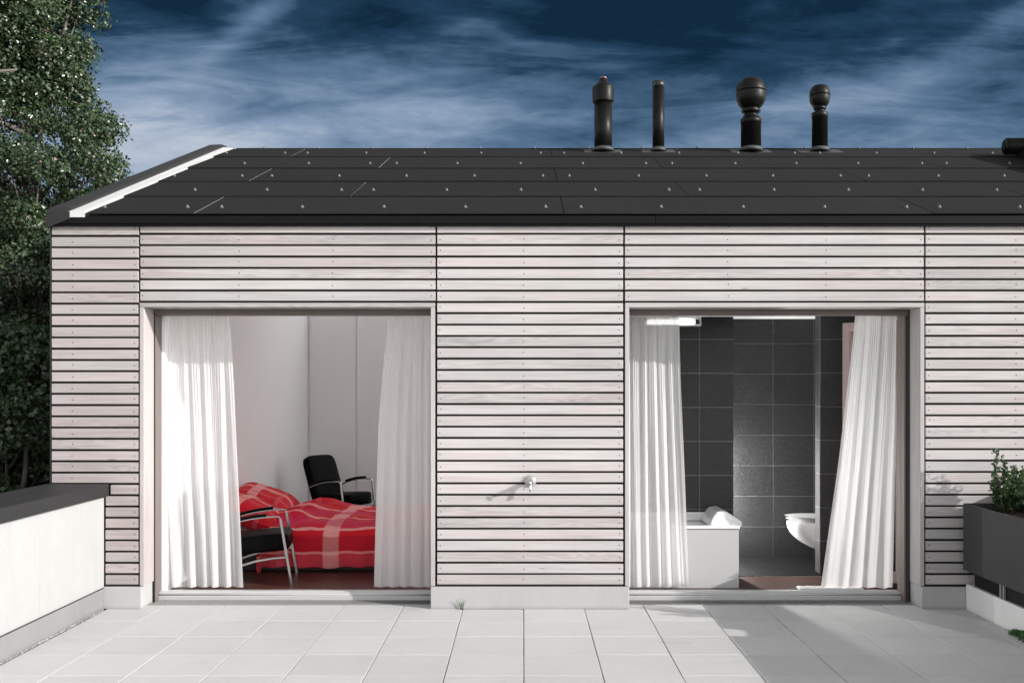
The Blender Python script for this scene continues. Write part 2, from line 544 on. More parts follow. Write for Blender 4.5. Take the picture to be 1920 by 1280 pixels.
def paving_fn(t, co, p):
    rn = t.n('ShaderNodeAttribute', attribute_name='rnd').outputs['Fac']
    off = t.n('ShaderNodeCombineXYZ', ins={0: t.m('MULTIPLY', rn, 17.0), 1: t.m('MULTIPLY', rn, 23.0), 2: 0.0}).outputs[0]
    v = t.n('ShaderNodeVectorMath', operation='ADD', ins={0: co, 1: off}).outputs[0]
    n = t.noise(co, 0.9, 5, 0.6)
    n2 = t.noise(v, 3.5, 5, 0.65)
    n3 = t.noise(co, 260.0, 2, 0.7)
    n4 = t.noise(t.mapping(v, scale=(1.2, 16, 1)), 1.5, 4, 0.6)
    f = t.m('ADD', t.m('MULTIPLY', t.m('SUBTRACT', n, .5), .16), t.m('MULTIPLY', t.m('SUBTRACT', n2, .5), .12))
    f = t.m('ADD', f, t.m('MULTIPLY', t.m('SUBTRACT', n3, .5), .30))
    f = t.m('ADD', f, t.m('MULTIPLY', t.m('SUBTRACT', n4, .5), .10))
    f = t.m('ADD', f, t.m('MULTIPLY', t.m('SUBTRACT', rn, .5), .09))
    st = t.noise(t.mapping(co, scale=(1, 1.6, 1)), 2.3, 7, 0.72, .6)
    st = t.n('ShaderNodeMapRange', interpolation_type='SMOOTHSTEP', ins={0: st, 1: .56, 2: .70}).outputs[0]
    f = t.m('SUBTRACT', f, t.m('MULTIPLY', st, .10))
    vo = t.n('ShaderNodeTexVoronoi', ins={'Vector': co, 'Scale': 7.0})
    f = t.m('SUBTRACT', f, t.m('MULTIPLY', t.n('ShaderNodeMapRange', ins={0: vo.outputs['Distance'], 1: .045, 2: .02}).outputs[0], .22))
    f = t.m('ADD', f, 1.0)
    return t.n('ShaderNodeVectorMath', operation='SCALE', ins={0: (0.535, 0.535, 0.53), 'Scale': f}).outputs[0]


M['paving'] = mat('concrete_slab', rough=0.72, spec=.3, fn=paving_fn, bump=.3, bscale=190)
M['joint'] = mat('joint_sand', (0.08, 0.08, 0.078), 0.95, var=.4, vscale=30)
M['coping'] = mat('dark_coping_sheet', (0.022, 0.022, 0.0225), 0.6, 0.0, .3, var=.35, vscale=4, bump=.2, bscale=25)
M['planter'] = mat('anthracite_planter', (0.052, 0.052, 0.052), 0.75, 0.0, .3, var=.22, vscale=60, bump=.4, bscale=160)
M['soil'] = mat('soil', (0.035, 0.025, 0.018), 0.95, var=.5, vscale=50, bump=.9, bscale=60)
M['alu'] = mat('aluminium_sill', (0.58, 0.58, 0.58), 0.38, 0.25, .5, var=.06, vscale=4, stretch=(1, 10, 10))
M['steel_grate'] = mat('galvanised_grate', (0.40, 0.40, 0.40), 0.45, .5, var=.25, vscale=30)
M['chrome'] = mat('chrome', (0.62, 0.62, 0.62), 0.16, 1.0, .5, var=.05)
M['tap_white'] = mat('tap_rosette', (0.38, 0.38, 0.375), 0.3, 0.3, .5, var=.05)
M['wall_in'] = mat('interior_wall_paint', (0.875, 0.872, 0.872), 0.8, spec=.2, var=.02, vscale=2, bump=.08, bscale=40)
M['ceil_in'] = mat('interior_ceiling_paint', (0.90, 0.90, 0.895), 0.85, spec=.2, var=.02)


def floor_fn(t, co, p):
    br = t.n('ShaderNodeTexBrick', ins={'Vector': co, 'Color1': (0.085, 0.036, 0.026, 1), 'Color2': (0.062, 0.027, 0.02, 1),
             'Mortar': (0.04, 0.02, 0.015, 1), 'Scale': 1.0, 'Mortar Size': 0.0015, 'Brick Width': 1.1, 'Row Height': 0.09})
    n = t.noise(t.mapping(co, scale=(2, 45, 1)), 1.0, 5, .6, .5)
    f = t.m('ADD', t.m('MULTIPLY', t.m('SUBTRACT', n, .5), .8), 1.0)
    return t.n('ShaderNodeVectorMath', operation='SCALE', ins={0: br.outputs[0], 'Scale': f}).outputs[0]


M['wood_floor'] = mat('cherry_floorboards', rough=0.42, spec=.22, fn=floor_fn)


def tile_fn(t, co, p):
    n = t.noise(co, 35, 5, .7, .6)
    n2 = t.noise(co, 3, 4, .6)
    rn = t.n('ShaderNodeAttribute', attribute_name='rnd').outputs['Fac']
    f = t.m('ADD', t.m('MULTIPLY', t.m('SUBTRACT', n, .5), 1.9), t.m('MULTIPLY', t.m('SUBTRACT', n2, .5), .4))
    f = t.m('ADD', t.m('ADD', f, t.m('MULTIPLY', rn, .2)), .95)
    return t.n('ShaderNodeVectorMath', operation='SCALE', ins={0: (0.028, 0.028, 0.0285), 'Scale': f}).outputs[0]


M['slate'] = mat('slate_tile', rough=0.5, spec=.3, fn=tile_fn, bump=.9, bscale=38)
M['grout'] = mat('tile_grout', (0.40, 0.40, 0.40), 0.8, var=.2, vscale=8)
M['ceramic'] = mat('white_ceramic', (0.74, 0.74, 0.735), 0.12, 0, .5, var=.01)
M['tub_panel'] = mat('tub_panel_white', (0.46, 0.46, 0.457), 0.45, 0, .4, var=.015)
M['leather'] = mat('black_leather', (0.002, 0.002, 0.0021), 0.45, 0, .05, var=.25, vscale=8, bump=.25, bscale=90, obj=True)
M['satin_steel'] = mat('satin_steel', (0.42, 0.40, 0.385), 0.24, .95, .5, var=.05, obj=True)
M['bed_base'] = mat('dark_bed_base', (0.012, 0.010, 0.010), 0.6, var=.2)
M['mattress'] = mat('white_mattress', (0.70, 0.69, 0.68), 0.8, var=.03)
M['bark'] = mat('grey_bark', (0.13, 0.115, 0.10), 0.85, 0, .2, var=.45, vscale=14, stretch=(3, 3, .6), bump=.9, bscale=26)
M['stem'] = mat('shrub_stem', (0.10, 0.075, 0.05), 0.8, var=.3, vscale=30)
M['pebble'] = mat('grey_pebble', (0.42, 0.41, 0.40), 0.7, var=.2, vscale=30, rvar=.9)
M['concrete'] = mat('building_render', (0.55, 0.55, 0.54), 0.85, var=.06, vscale=1.2)
M['ground'] = mat('meadow_ground', (0.06, 0.085, 0.035), 0.95, var=.4, vscale=.4)
M['dark_floor_tile'] = mat('dark_floor_tile', (0.008, 0.008, 0.0085), 0.75, 0, .08, var=.4, vscale=20)
M['rubber'] = mat('dark_bath_threshold', (0.01, 0.01, 0.01), 0.6)


def leaf_mat(name, c0, c1, rough=.38, transl=.25, pink=0.0):
    m = bpy.data.materials.new(name)
    m.use_nodes = True
    t = NT(m.node_tree)
    out = t.n('ShaderNodeOutputMaterial')
    rn = t.n('ShaderNodeAttribute', attribute_name='rnd').outputs['Fac']
    pos = t.n('ShaderNodeNewGeometry').outputs['Position']
    n = t.noise(pos, 1.3, 3, .6)
    f = t.m('ADD', t.m('MULTIPLY', rn, .75), t.m('MULTIPLY', t.m('SUBTRACT', n, .35), .6), clamp=True)
    c = t.mix(f, (*c0, 1), (*c1, 1))
    if pink:
        s = t.m('GREATER_THAN', t.m('FRACT', t.m('MULTIPLY', rn, 91.7)), 1 - pink)
        n5 = t.noise(pos, 2.6, 2, .5)
        s = t.m('MULTIPLY', s, t.m('GREATER_THAN', n5, .52))
        c = t.mix(s, c, (0.20, 0.14, 0.12, 1))
    p = t.n('ShaderNodeBsdfPrincipled', ins={'Base Color': c, 'Roughness': rough, 'Specular IOR Level': .55})
    tr = t.n('ShaderNodeBsdfTranslucent', ins={0: t.mix(1.0, c, (1.1, 1.3, .6, 1), 'MULTIPLY')})
    mx = t.n('ShaderNodeMixShader', ins={0: transl, 1: p.outputs[0], 2: tr.outputs[0]})
    t.t.links.new(mx.outputs[0], out.inputs[0])
    return m


M['poplar_leaf'] = leaf_mat('poplar_leaf', (0.012, 0.030, 0.011), (0.078, 0.118, 0.055), .31, .14, pink=.06)
M['dark_leaf'] = leaf_mat('broadleaf', (0.014, 0.032, 0.012), (0.075, 0.115, 0.055), .32, .14)
M['shrub_leaf'] = leaf_mat('shrub_leaf', (0.02, 0.06, 0.018), (0.07, 0.13, 0.04), .35, .2)
M['weed_leaf'] = leaf_mat('weed_leaf', (0.03, 0.09, 0.025), (0.07, 0.18, 0.05), .45, .25)


def curtain_mat():
    m = bpy.data.materials.new('sheer_white_voile')
    m.use_nodes = True
    t = NT(m.node_tree)
    out = t.n('ShaderNodeOutputMaterial')
    pos = t.n('ShaderNodeNewGeometry').outputs['Position']
    wv = t.noise(t.mapping(pos, scale=(260, 260, 60)), 1.0, 2, .5)
    d = t.n('ShaderNodeBsdfDiffuse', ins={0: (0.93, 0.93, 0.925, 1)})
    tr = t.n('ShaderNodeBsdfTranslucent', ins={0: (0.92, 0.92, 0.915, 1)})
    tp = t.n('ShaderNodeBsdfTransparent')
    m1 = t.n('ShaderNodeMixShader', ins={0: 0.5, 1: d.outputs[0], 2: tr.outputs[0]})
    # the weave lets more through where the cloth is seen face-on
    fr = t.n('ShaderNodeLayerWeight', ins={0: 0.35}).outputs['Facing']
    a = t.m('MULTIPLY', t.m('SUBTRACT', 1.0, fr), 0.24)
    a = t.m('ADD', a, t.m('MULTIPLY', t.m('SUBTRACT', wv, .5), .12), clamp=True)
    m2 = t.n('ShaderNodeMixShader', ins={0: a, 1: m1.outputs[0], 2: tp.outputs[0]})
    t.t.links.new(m2.outputs[0], out.inputs[0])
    return m


M['voile'] = curtain_mat()


def glass_mat():
    m = bpy.data.materials.new('thin_glass')
    m.use_nodes = True
    t = NT(m.node_tree)
    out = t.n('ShaderNodeOutputMaterial')
    tp = t.n('ShaderNodeBsdfTransparent')
    gl = t.n('ShaderNodeBsdfGlossy', ins={1: 0.0})
    m2 = t.n('ShaderNodeMixShader', ins={0: 0.012, 1: tp.outputs[0], 2: gl.outputs[0]})
    t.t.links.new(m2.outputs[0], out.inputs[0])
    return m


M['glass'] = glass_mat()


def plaid_mat(name, ax, bands_x, bands_y, attr=None):
    """red bedlinen with woven bands; bands = (centre, half width, strength)"""
    def fn(t, co, p):
        s = t.n('ShaderNodeSeparateXYZ', ins={0: co}).outputs
        a, b = s[ax[0]], s[ax[1]]
        if attr:
            a = t.n('ShaderNodeAttribute', attribute_name=attr[0]).outputs['Fac']
            b = t.n('ShaderNodeAttribute', attribute_name=attr[1]).outputs['Fac']
        wob = t.m('MULTIPLY', t.m('SUBTRACT', t.noise(co, 3.0, 3, .5), .5), .012)
        a = t.m('ADD', a, wob)
        b = t.m('ADD', b, wob)
        n = t.noise(co, 5, 4, .6)
        c = t.mix(t.n('ShaderNodeMapRange', ins={0: n, 1: .35, 2: .65}).outputs[0], (0.56, 0.006, 0.016, 1), (0.66, 0.010, 0.022, 1))
        for q, bands in ((a, bands_x), (b, bands_y)):
            for cen, hw, st, colr in bands:
                d = t.m('ABSOLUTE', t.m('SUBTRACT', q, cen))
                f = t.n('ShaderNodeMapRange', interpolation_type='SMOOTHSTEP', ins={0: d, 1: hw * 1.12, 2: hw * .9}).outputs[0]
                c = t.mix(t.m('MULTIPLY', f, st), c, (*colr, 1))
        th = t.noise(t.mapping(co, scale=(400, 30, 30)), 1, 2, .5)
        return t.n('ShaderNodeVectorMath', operation='SCALE', ins={0: c, 'Scale': t.m('ADD', t.m('MULTIPLY', t.m('SUBTRACT', th, .5), .12), 1.0)}).outputs[0]
    return mat(name, rough=.75, spec=.2, fn=fn, bump=.3, bscale=14, obj=(name != 'duvet_plaid'))


PINK, PALE, CRIM, RASP = (0.62, 0.10, 0.14), (0.80, 0.36, 0.34), (0.34, 0.004, 0.02), (0.55, 0.02, 0.09)
M['duvet'] = plaid_mat('duvet_plaid', (0, 1),
                       [(-1.10, .30, .55, RASP), (-1.845, .075, .85, PALE), (-2.33, .03, .5, PINK), (-2.52, .09, .5, CRIM)],
                       [(.05, .075, .40, PINK), (.145, .012, .6, PALE), (.235, .07, .5, CRIM), (.40, .020, .85, PALE), (.60, .14, .6, RASP), (.80, .024, .75, PALE),
                        (1.02, .020, .6, PINK), (1.22, .12, .6, RASP), (1.42, .026, .75, PALE), (1.72, .020, .6, PINK), (1.95, .08, .5, RASP)], ('pat_a', 'pat_b'))
M['pillow'] = plaid_mat('pillow_plaid', (0, 1), [(-.10, .05, .75, PALE), (.17, .022, .6, PINK), (-.27, .03, .6, RASP)],
                        [(.02, .04, .75, PALE), (-.20, .02, .6, PINK), (.24, .06, .6, CRIM)])

# ---------------------------------------------------------------- main dimensions
F = 8.27                                    # facade plane (front of the boards)
GAP = 0.0172
XL = PX(95, F)                              # left corner of the house
XR = 8.2                                    # the house runs on beyond the picture
lines = [PZ(438.5 + 21.24 * k, F) for k in range(32)]       # gaps between boards
Z_PL = PZ(1098, F)                          # top of plinth
fx = lambda px: PX(px, F)
EAVE_Y, EAVE_Z, SLOPE = 8.225, 3.232, 0.368
RIDGE_Y = 12.40
roofz = lambda Y: EAVE_Z + SLOPE * (Y - EAVE_Y)
FLOOR_Z = 0.06
DOORS = [(fx(262), fx(816), 'bedroom'), (fx(1171.5), fx(1733), 'bathroom')]
LT = 0.036                                   # lining thickness
HEAD_Z = PZ(567, F)                          # underside of boards above openings
Y_LIN = 8.50                                 # back of timber lining

# ================================================================= SETTING
g = MB()
g.box(-1500, 1500, -1500, 1500, -6.6, -6.5)
g.build('ground', M['ground'], kind='structure')

# paving: one sheet of slabs laid 0.5 x 0.5 m, open joints
pv = MB()
pv.box(-3.45, 4.04, -5.0, 8.398, -0.30, -0.012, mi=1)
pv.box(-3.45, 4.04, 8.3985, 8.70, -0.30, -0.06, mi=1)
xs = [-3.463] + [k * 0.5 for k in range(-6, 8)] + [3.655]
ys = [8.395] + [7.826 - 0.5 * k for k in range(0, 26)]
for i in range(len(xs) - 1):
    for j in range(len(ys) - 1):
        x0, x1, y0, y1 = xs[i] + .0028, xs[i + 1] - .0028, ys[j + 1] + .0022, ys[j] - .0022
        if i == 0: x0 += .03 + random.random() * .004
        dz = random.uniform(-.0012, .0012)
        jx = random.uniform(-.0009, .0009)
        pv.box(x0 + jx, x1 + jx, y0, y1, -0.045, dz, b=.0022)
pv.build('terrace_paving', [M['paving'], M['joint']], kind='structure')

# ================================================================= HOUSE
house = empty('timber_house', ((XL + XR) / 2, F, 0), label='timber clad rooftop house with dark pitched roof and two tall door openings', cat='house')
X_PANELS = [(fx(96.5), fx(259.5)), (fx(262.5), fx(816.5)), (fx(819.5), fx(1168.5)), (fx(1171.7), fx(1732.5)), (fx(1735.5), XR)]
NAILS = [(136, 252), (268, 448, 624, 809), (825.5, 982, 1161), (1178, 1365, 1549, 1726), (1742, 1905, 2080, 2250, 2420)]
for pi, (x0, x1) in enumerate(X_PANELS):
    b = MB()
    last = 6 if pi in (1, 3) else 31
    zoff = (-0.018 if pi == 0 else 0.0)
    edges = [EAVE_Z - 0.03] + [z + zoff * (1 - k / 31) for k, z in enumerate(lines)]
    for k in range(last + 1):
        zt, zb = edges[k], edges[k + 1]
        if pi == 4 and k == 31:
            zb += 0.0
        a0, a1 = x0, x1
        if pi == 0 and zt < 1.03:
            a0 = fx(197.5)
            if zt > 1.0: a0 = fx(207)
        if pi == 0 and zb < 1.0 < zt:
            a0 = fx(207)
        jt = random.uniform(-.0012, .0012)
        jy = random.uniform(-.0015, .0015)
        b.box(a0 + random.uniform(0, .002), a1 - random.uniform(0, .002), F + jy, F + .024, zb + GAP / 2 + jt, zt - GAP / 2 + random.uniform(-.001, .001),
              b=.0028)
        zc = (zt + zb) / 2
        for npx in NAILS[pi]:
            X = fx(npx) + random.uniform(-.004, .004)
            if X < a0: continue
            zz = zc + random.uniform(-.006, .006)
            rr = .0052
            n = 8
            vs = [(X + rr * math.cos(t * 2 * math.pi / n), F + jy - .0012, zz + rr * math.sin(t * 2 * math.pi / n)) for t in range(n)]
            vs2 = [(q[0], F + .004, q[2]) for q in vs]
            b.add(vs + vs2, [tuple(range(n))] + [(i, i + n, (i + 1) % n + n, (i + 1) % n) for i in range(n)], mi=1)
            if pi == 0 and random.random() < .35:
                pass
    b.build('cladding', [M['larch'], M['nail']], house)

# black membrane behind the boards, carcass walls (with the two openings left free)
core = MB()
yb0, yb1 = F + .026, 8.50
segs = [(XL + .01, DOORS[0][0]), (DOORS[0][1], DOORS[1][0]), (DOORS[1][1], XR)]
for a, c in segs:
    core.box(a, c, yb0, yb1, -.1, EAVE_Z - .05)
for a, c, _ in DOORS:
    core.box(a, c, yb0, yb1, HEAD_Z + .002, EAVE_Z - .05)
# end wall (gable), rear wall
core.box(XL + .01, XL + .25, yb1, 14.9, -.1, 3.0)
core.build('carcass_wall', M['void'], house)
rw = MB(); rw.box(4.37, XR, 14.65, 14.9, -.1, 3.0); rw.build('rear_wall', M['void'], house)

ct = MB()
ct.box(XL - .006, XL + .006, F - .002, F + .03, 1.02, EAVE_Z - .06)
ct.build('corner_trim', M['black_metal'], house)

low = MB()
low.box(XL, XR, 8.5, 14.9, -6.5, -.1)
low.box(-4.0, 4.6, -5.2, 8.5, -6.5, -.3)
low.build('lower_storey', M['concrete'], house)

# --- roof: rows of large sheets, each overlapping the one below
JOINTS = [(-2.70, .33, 3.36, 6.39), (-1.55, 1.49, 4.515, 7.54)]
ROWY = [8.225, 9.07, 9.91, 10.79, 11.68, RIDGE_Y]
roof = MB()
VX = PX(160, 8.225)                          # edge of the sheets beside the verge flashing
TH = .010
sl = math.sqrt(1 + SLOPE * SLOPE)
for r in range(5):
    y0, y1 = ROWY[r], ROWY[r + 1]
    js = [VX + .012 - .01 * (r % 2) - .003 * r] + list(JOINTS[r % 2]) + [XR + .2]
    for i in range(len(js) - 1):
        a, c = js[i] + (.0035 if i else 0), js[i + 1] - .0035
        if a >= c: continue
        ya, yb = y0 - (.012 if r == 0 else .05), y1 + (.06 if r < 4 else .0)
        lift0, lift1 = .016 + random.uniform(-.001, .002), .002
        nx = max(2, int((c - a) / .25))
        vs, fs = [], []
        for s in range(nx + 1):
            X = a + (c - a) * s / nx
            wob = random.uniform(0, .0022)
            for (Y, l) in ((ya, lift0 + wob), (yb, lift1)):
                z = roofz(Y) + l
                vs.append((X, Y, z + TH)); vs.append((X, Y, z))
        for s in range(nx):
            o = s * 4
            fs.append((o, o + 4, o + 6, o + 2))        # top
            fs.append((o + 1, o + 5, o + 4, o))        # front edge
            fs.append((o + 3, o + 7, o + 5, o + 1))    # bottom
        fs.append((0, 2, 3, 1))
        o = nx * 4
        fs.append((o, o + 1, o + 3, o + 2))
        o_ = len(roof.f); roof.add(vs, fs); roof.mi[-1] = 1
# sunward cut edges get a paler colour, so the left-hand joints look sunlit
# underlay and rear slope (roof light added over the bedroom, unseen, to brighten it)
roof.add([(XL - .02, EAVE_Y + .02, roofz(EAVE_Y) - .012), (XR + .2, EAVE_Y + .02, roofz(EAVE_Y) - .012), (XR + .2, RIDGE_Y, roofz(RIDGE_Y) - .012), (XL - .02, RIDGE_Y, roofz(RIDGE_Y) - .012)],
         [(0, 1, 2, 3)])
roof.build('roof', [M['roof'], M['roof_edge']], house)
roof_o = [o for o in house.children if o.name.startswith('roof')][0]
rz_ = roofz(RIDGE_Y)
rear = MB()
RY2, RZ2 = 15.0, roofz(RIDGE_Y) - SLOPE * (15.0 - RIDGE_Y) * 1.0
def rearz(Y): return rz_ - SLOPE * (Y - RIDGE_Y)
SKX0, SKX1, SKY0, SKY1 = -3.05, 4.0, 12.60, 14.45
for (xa, xb, ya, yb) in ((XL - .02, SKX0, RIDGE_Y, RY2), (SKX1, XR + .2, RIDGE_Y, RY2), (SKX0, SKX1, RIDGE_Y, SKY0), (SKX0 - .2, SKX0 - .1, SKY1, RY2)):
    rear.add([(xa, ya, rearz(ya)), (xb, ya, rearz(ya)), (xb, yb, rearz(yb)), (xa, yb, rearz(yb)),
              (xa, ya, rearz(ya) - .15), (xb, ya, rearz(ya) - .15), (xb, yb, rearz(yb) - .15), (xa, yb, rearz(yb) - .15)],
             [(0, 1, 2, 3), (7, 6, 5, 4), (0, 4, 5, 1), (1, 5, 6, 2), (2, 6, 7, 3), (3, 7, 4, 0)])
rear.build('rear_roof_slope', M['roof'], house)
rl = MB()  # frame of the added roof light
for xa, xb, ya, yb in ((SKX0, SKX1, SKY0, SKY0 + .05), (SKX0, SKX0 + .05, SKY0 + .05, SKY1 - .05), (SKX1 - .05, SKX1, SKY0 + .05, SKY1 - .05)):
    rl.add([(x, y, rearz(y) + dz) for dz in (.05, -.2) for x, y in ((xa, ya), (xb, ya), (xb, yb), (xa, yb))],
           [(0, 1, 2, 3), (7, 6, 5, 4), (0, 4, 5, 1), (1, 5, 6, 2), (2, 6, 7, 3), (3, 7, 4, 0)])
rl.build('roof_light', M['black_metal'], house)

M['opal'] = bpy.data.materials.new('fill_light_opal')  # diffusing sheet for the added roof light and fill-light volume
M['opal'].use_nodes = True
_t = NT(M['opal'].node_tree)
_o = _t.n('ShaderNodeOutputMaterial')
_b = _t.n('ShaderNodeBsdfTranslucent', ins={0: (0.97, 0.97, 0.97, 1)})
_t.t.links.new(_b.outputs[0], _o.inputs[0])
og = MB()  # added lantern, unseen, spreads sunlight into the bedroom
def topz(Y): return rz_ + (Y - RIDGE_Y) * .215 - .05
A_, B_, C_, D_ = [(SKX0, SKY0), (SKX1, SKY0), (SKX1, SKY1), (SKX0, SKY1)]
lo_ = [(x, y, rearz(y) + .02) for x, y in (A_, B_, C_, D_)]
og.add(lo_ + [(SKX1 - .25, SKY0 + .1, topz(SKY0 + .1)), (SKX1 - .25, SKY1 - .1, topz(SKY1 - .1)), (SKX0 + .3, SKY1 - .1, topz(SKY1 - .1)), (SKX0 + .3, SKY0 + .1, topz(SKY0 + .1))],
       [(1, 2, 5, 4), (3, 0, 7, 6), (0, 1, 4, 7), (4, 5, 6, 7)])
og.build('roof_light_glazing', M['opal'], house)

# ridge lip
rd = MB()
rd.box(fx(95) + .35, XR + .2, RIDGE_Y - .01, RIDGE_Y + .16, rz_ + .004, rz_ + .02)
rd.build('ridge_cap', M['roof'], house)

# screws
def screw_mesh():
    s = MB()
    s.lathe(0, 0, [(0.017, 0), (0.017, .003), (.012, .005), (.0095, .006), (.0095, .018), (.006, .021), (0, .022)], n=10)
    return s
first = None
spots = []
for r in range(5):
    y0 = ROWY[r]
    js = [JOINTS[r % 2][0] - 3.03] + list(JOINTS[r % 2])
    for jx in js:
        for q in range(5):
            X = jx + .14 + .6875 * q + random.uniform(-.012, .012)
            Y = y0 + (.235 if r < 4 else .20) + random.uniform(-.008, .008)
            spots.append((X, Y, 0.030 if r < 5 else .03, r))
for q in range(14):
    spots.append((-3.2 + .6875 * q * .97, RIDGE_Y - .05, .024, 9))
ang = math.atan(SLOPE)
for X, Y, l, r in spots:
    px = CX + X * FPX / Y
    if X < VX + .06 or px > 1935:
        continue
    if first is None:
        first = screw_mesh().build('roof_screw', M['galv'], roof_o, local=True)
        o = first
    else:
        o = first.copy(); link(o, roof_o)
    fr = 0 if r == 9 else (Y - ROWY[r]) / .9
    o.location = Vector((X, Y, roofz(Y) + .016 * (1 - fr) + .002 + TH)) - world_loc(roof_o)
    o.rotation_euler = (ang, 0, 0)
    o.scale = (1.05, 1.05, 1.0)

# verge flashing and cap, fascia
vf = MB()
xa, xb = PX(129, 8.225), VX - .004
vf.add([(xa, EAVE_Y - .01, roofz(EAVE_Y - .01) + .040), (xb, EAVE_Y - .01, roofz(EAVE_Y - .01) + .040), (xb, RIDGE_Y + .02, roofz(RIDGE_Y) + .026), (xa, RIDGE_Y + .02, roofz(RIDGE_Y) + .040),
        (xa, EAVE_Y - .01, roofz(EAVE_Y - .01) - .01), (xb, EAVE_Y - .01, roofz(EAVE_Y - .01) - .01), (xb, RIDGE_Y + .02, roofz(RIDGE_Y) - .01), (xa, RIDGE_Y + .02, roofz(RIDGE_Y) - .01)],
       [(0, 1, 2, 3), (7, 6, 5, 4), (0, 4, 5, 1), (1, 5, 6, 2), (2, 6, 7, 3), (3, 7, 4, 0)])
vf.build('verge_flashing', M['white_flash'], house)
vc = MB()
x_o, x_i = PX(88, 8.225), xa + .012
sec = [(x_o, -.10), (x_o, .045), (x_o + .02, .060), (x_i - .03, .066), (x_i, .058), (x_i, -.02)]
n = len(sec)
vs = []
for Y in (EAVE_Y - .015, EAVE_Y + .02, RIDGE_Y + .02, RIDGE_Y + .16):
    for x, dz in sec:
        zz = roofz(min(Y, RIDGE_Y + .06)) + dz
        if Y < EAVE_Y: zz -= .025 if dz > 0 else 0
        vs.append((x, Y, zz))
fs = [(s * n + i, s * n + (i + 1) % n, (s + 1) * n + (i + 1) % n, (s + 1) * n + i) for s in range(3) for i in range(n)]
fs += [tuple(reversed(range(n))), tuple(range(3 * n, 4 * n))]
vc.add(vs, fs)
vc.build('verge_cap', M['coping'], house)
fa = MB()
for a, c in ((PX(89, 8.225), PX(1228.5, 8.225) - .0015), (PX(1228.5, 8.225) + .0015, XR + .2)):
    fa.box(a, c, EAVE_Y + .0, EAVE_Y + .045, 3.166, 3.236, b=.004)
fa.box(PX(89, 8.225), XR + .2, EAVE_Y + .012, F + .03, 3.150, 3.1655)
fa.build('fascia', M['fascia'], house)

# plinth boards
def plinth(x0, x1, y1=8.495):
    p = MB()
    p.box(x0, x1, F - .028, y1, .0, Z_PL - .004, b=.004)
    p.build('plinth', M['plinth'], house)
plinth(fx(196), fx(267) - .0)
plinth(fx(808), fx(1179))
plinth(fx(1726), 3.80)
# thin drip edge over plinth
for a, c in ((fx(197), fx(263)), (fx(814), fx(1173)), (fx(1731), 3.75)):
    dp = MB()
    dp.box(a, c, F + .003, F + .025, Z_PL - .003, Z_PL + .006)
    dp.build('plinth_drip_edge', M['void'], house)

# interior shell ---------------------------------------------------
WX, BY = -3.10, 14.35                       # bedroom left wall, back wall
SEP0, SEP1 = 0.35, 0.50                      # partition between the rooms
iw = MB()
def gwall(mb, x0, x1, ymax=99):
    prof = [(8.64, FLOOR_Z - .05), (8.64, 3.10), (RIDGE_Y, 4.48), (BY + .1, 4.48 - SLOPE * (BY + .1 - RIDGE_Y)), (BY + .1, FLOOR_Z - .05)]
    if ymax < 99:
        prof = [(8.64, FLOOR_Z - .05), (8.64, 3.10), (9.5, 3.42), (ymax, 4.04), (ymax, FLOOR_Z - .05)]
    elif x0 > 2:
        prof[0] = (11.1, FLOOR_Z - .05); prof[1] = (11.1, 4.0)
    vs = [(x0, y, z) for y, z in prof] + [(x1, y, z) for y, z in prof]
    mb.add(vs, [(0, 1, 2, 3, 4), (9, 8, 7, 6, 5)] + [(i, i + 5, (i + 1) % 5 + 5, (i + 1) % 5) for i in range(5)])
gwall(iw, WX - .10, WX)              # left wall, its head follows the roof
BZ = 2.95                                    # the rear wall stops here: a clear band above it opens to the added fill-light volume
for a, c in ((WX, PX(577, BY)), (PX(577, BY) + .03, PX(667, BY)), (PX(667, BY) + .014, -1.22)):
    iw.box(a, c, BY, BY + .1, FLOOR_Z - .05, BZ)
iw.box(WX, -1.22, BY + .022, BY + .12, FLOOR_Z - .05, BZ)
gwall(iw, SEP0, SEP1, 11.2)          # separating wall
gwall(iw, 4.10, 4.20)
iw.box(SEP1, 4.10, 11.1, 11.2, FLOOR_Z - .05, 3.95)
for a, c in ((WX - .1, DOORS[0][0] + .01), (DOORS[0][1] - .01, SEP0), (SEP1, DOORS[1][0] + .01), (DOORS[1][1] - .01, 5.2)):
    iw.box(a, c, 8.505, 8.52, FLOOR_Z - .05, 3.1)
for a, c in ((WX, SEP0), (SEP1, 5.2)):
    iw.box(a, c, 8.625, 8.64, 2.46, 3.1)
iw.box(WX + .0, SEP0, 8.505, 8.515, 2.5, 3.1)
iw.box(5.1, 5.2, 8.52, 11.2, FLOOR_Z - .05, 2.6)
iw.build('interior_wall', M['wall_in'], house)
ic = MB()
ic.add([(WX - .1, 8.55, 3.08), (SEP0, 8.55, 3.08), (SEP0, RIDGE_Y, 4.5), (WX - .1, RIDGE_Y, 4.5)], [(0, 3, 2, 1)])
ic.add([(SEP0, 11.1, 4.0), (4.15, 11.1, 4.0), (4.15, RIDGE_Y, 4.5), (SEP0, RIDGE_Y, 4.5)], [(0, 3, 2, 1)])
for xa_, xb_, ya_, yb_ in ((WX - .1, SKX0, RIDGE_Y, BY + .1), (SKX1, 4.15, RIDGE_Y, BY + .1), (SKX0, SKX1, RIDGE_Y, SKY0), (SKX0, SKX0 + .02, SKY1, BY + .1)):
    q = lambda Y: 4.5 - SLOPE * (Y - RIDGE_Y)
    ic.add([(xa_, ya_, q(ya_)), (xb_, ya_, q(ya_)), (xb_, yb_, q(yb_)), (xa_, yb_, q(yb_))], [(0, 3, 2, 1)])
ic.box(SEP1, 5.2, 8.62, 11.3, 2.538, 2.58)
ic.build('interior_ceiling', M['ceil_in'], house)
fl = MB()
fl.box(WX - .1, SEP0, 8.70, BY + .1, -.05, FLOOR_Z)
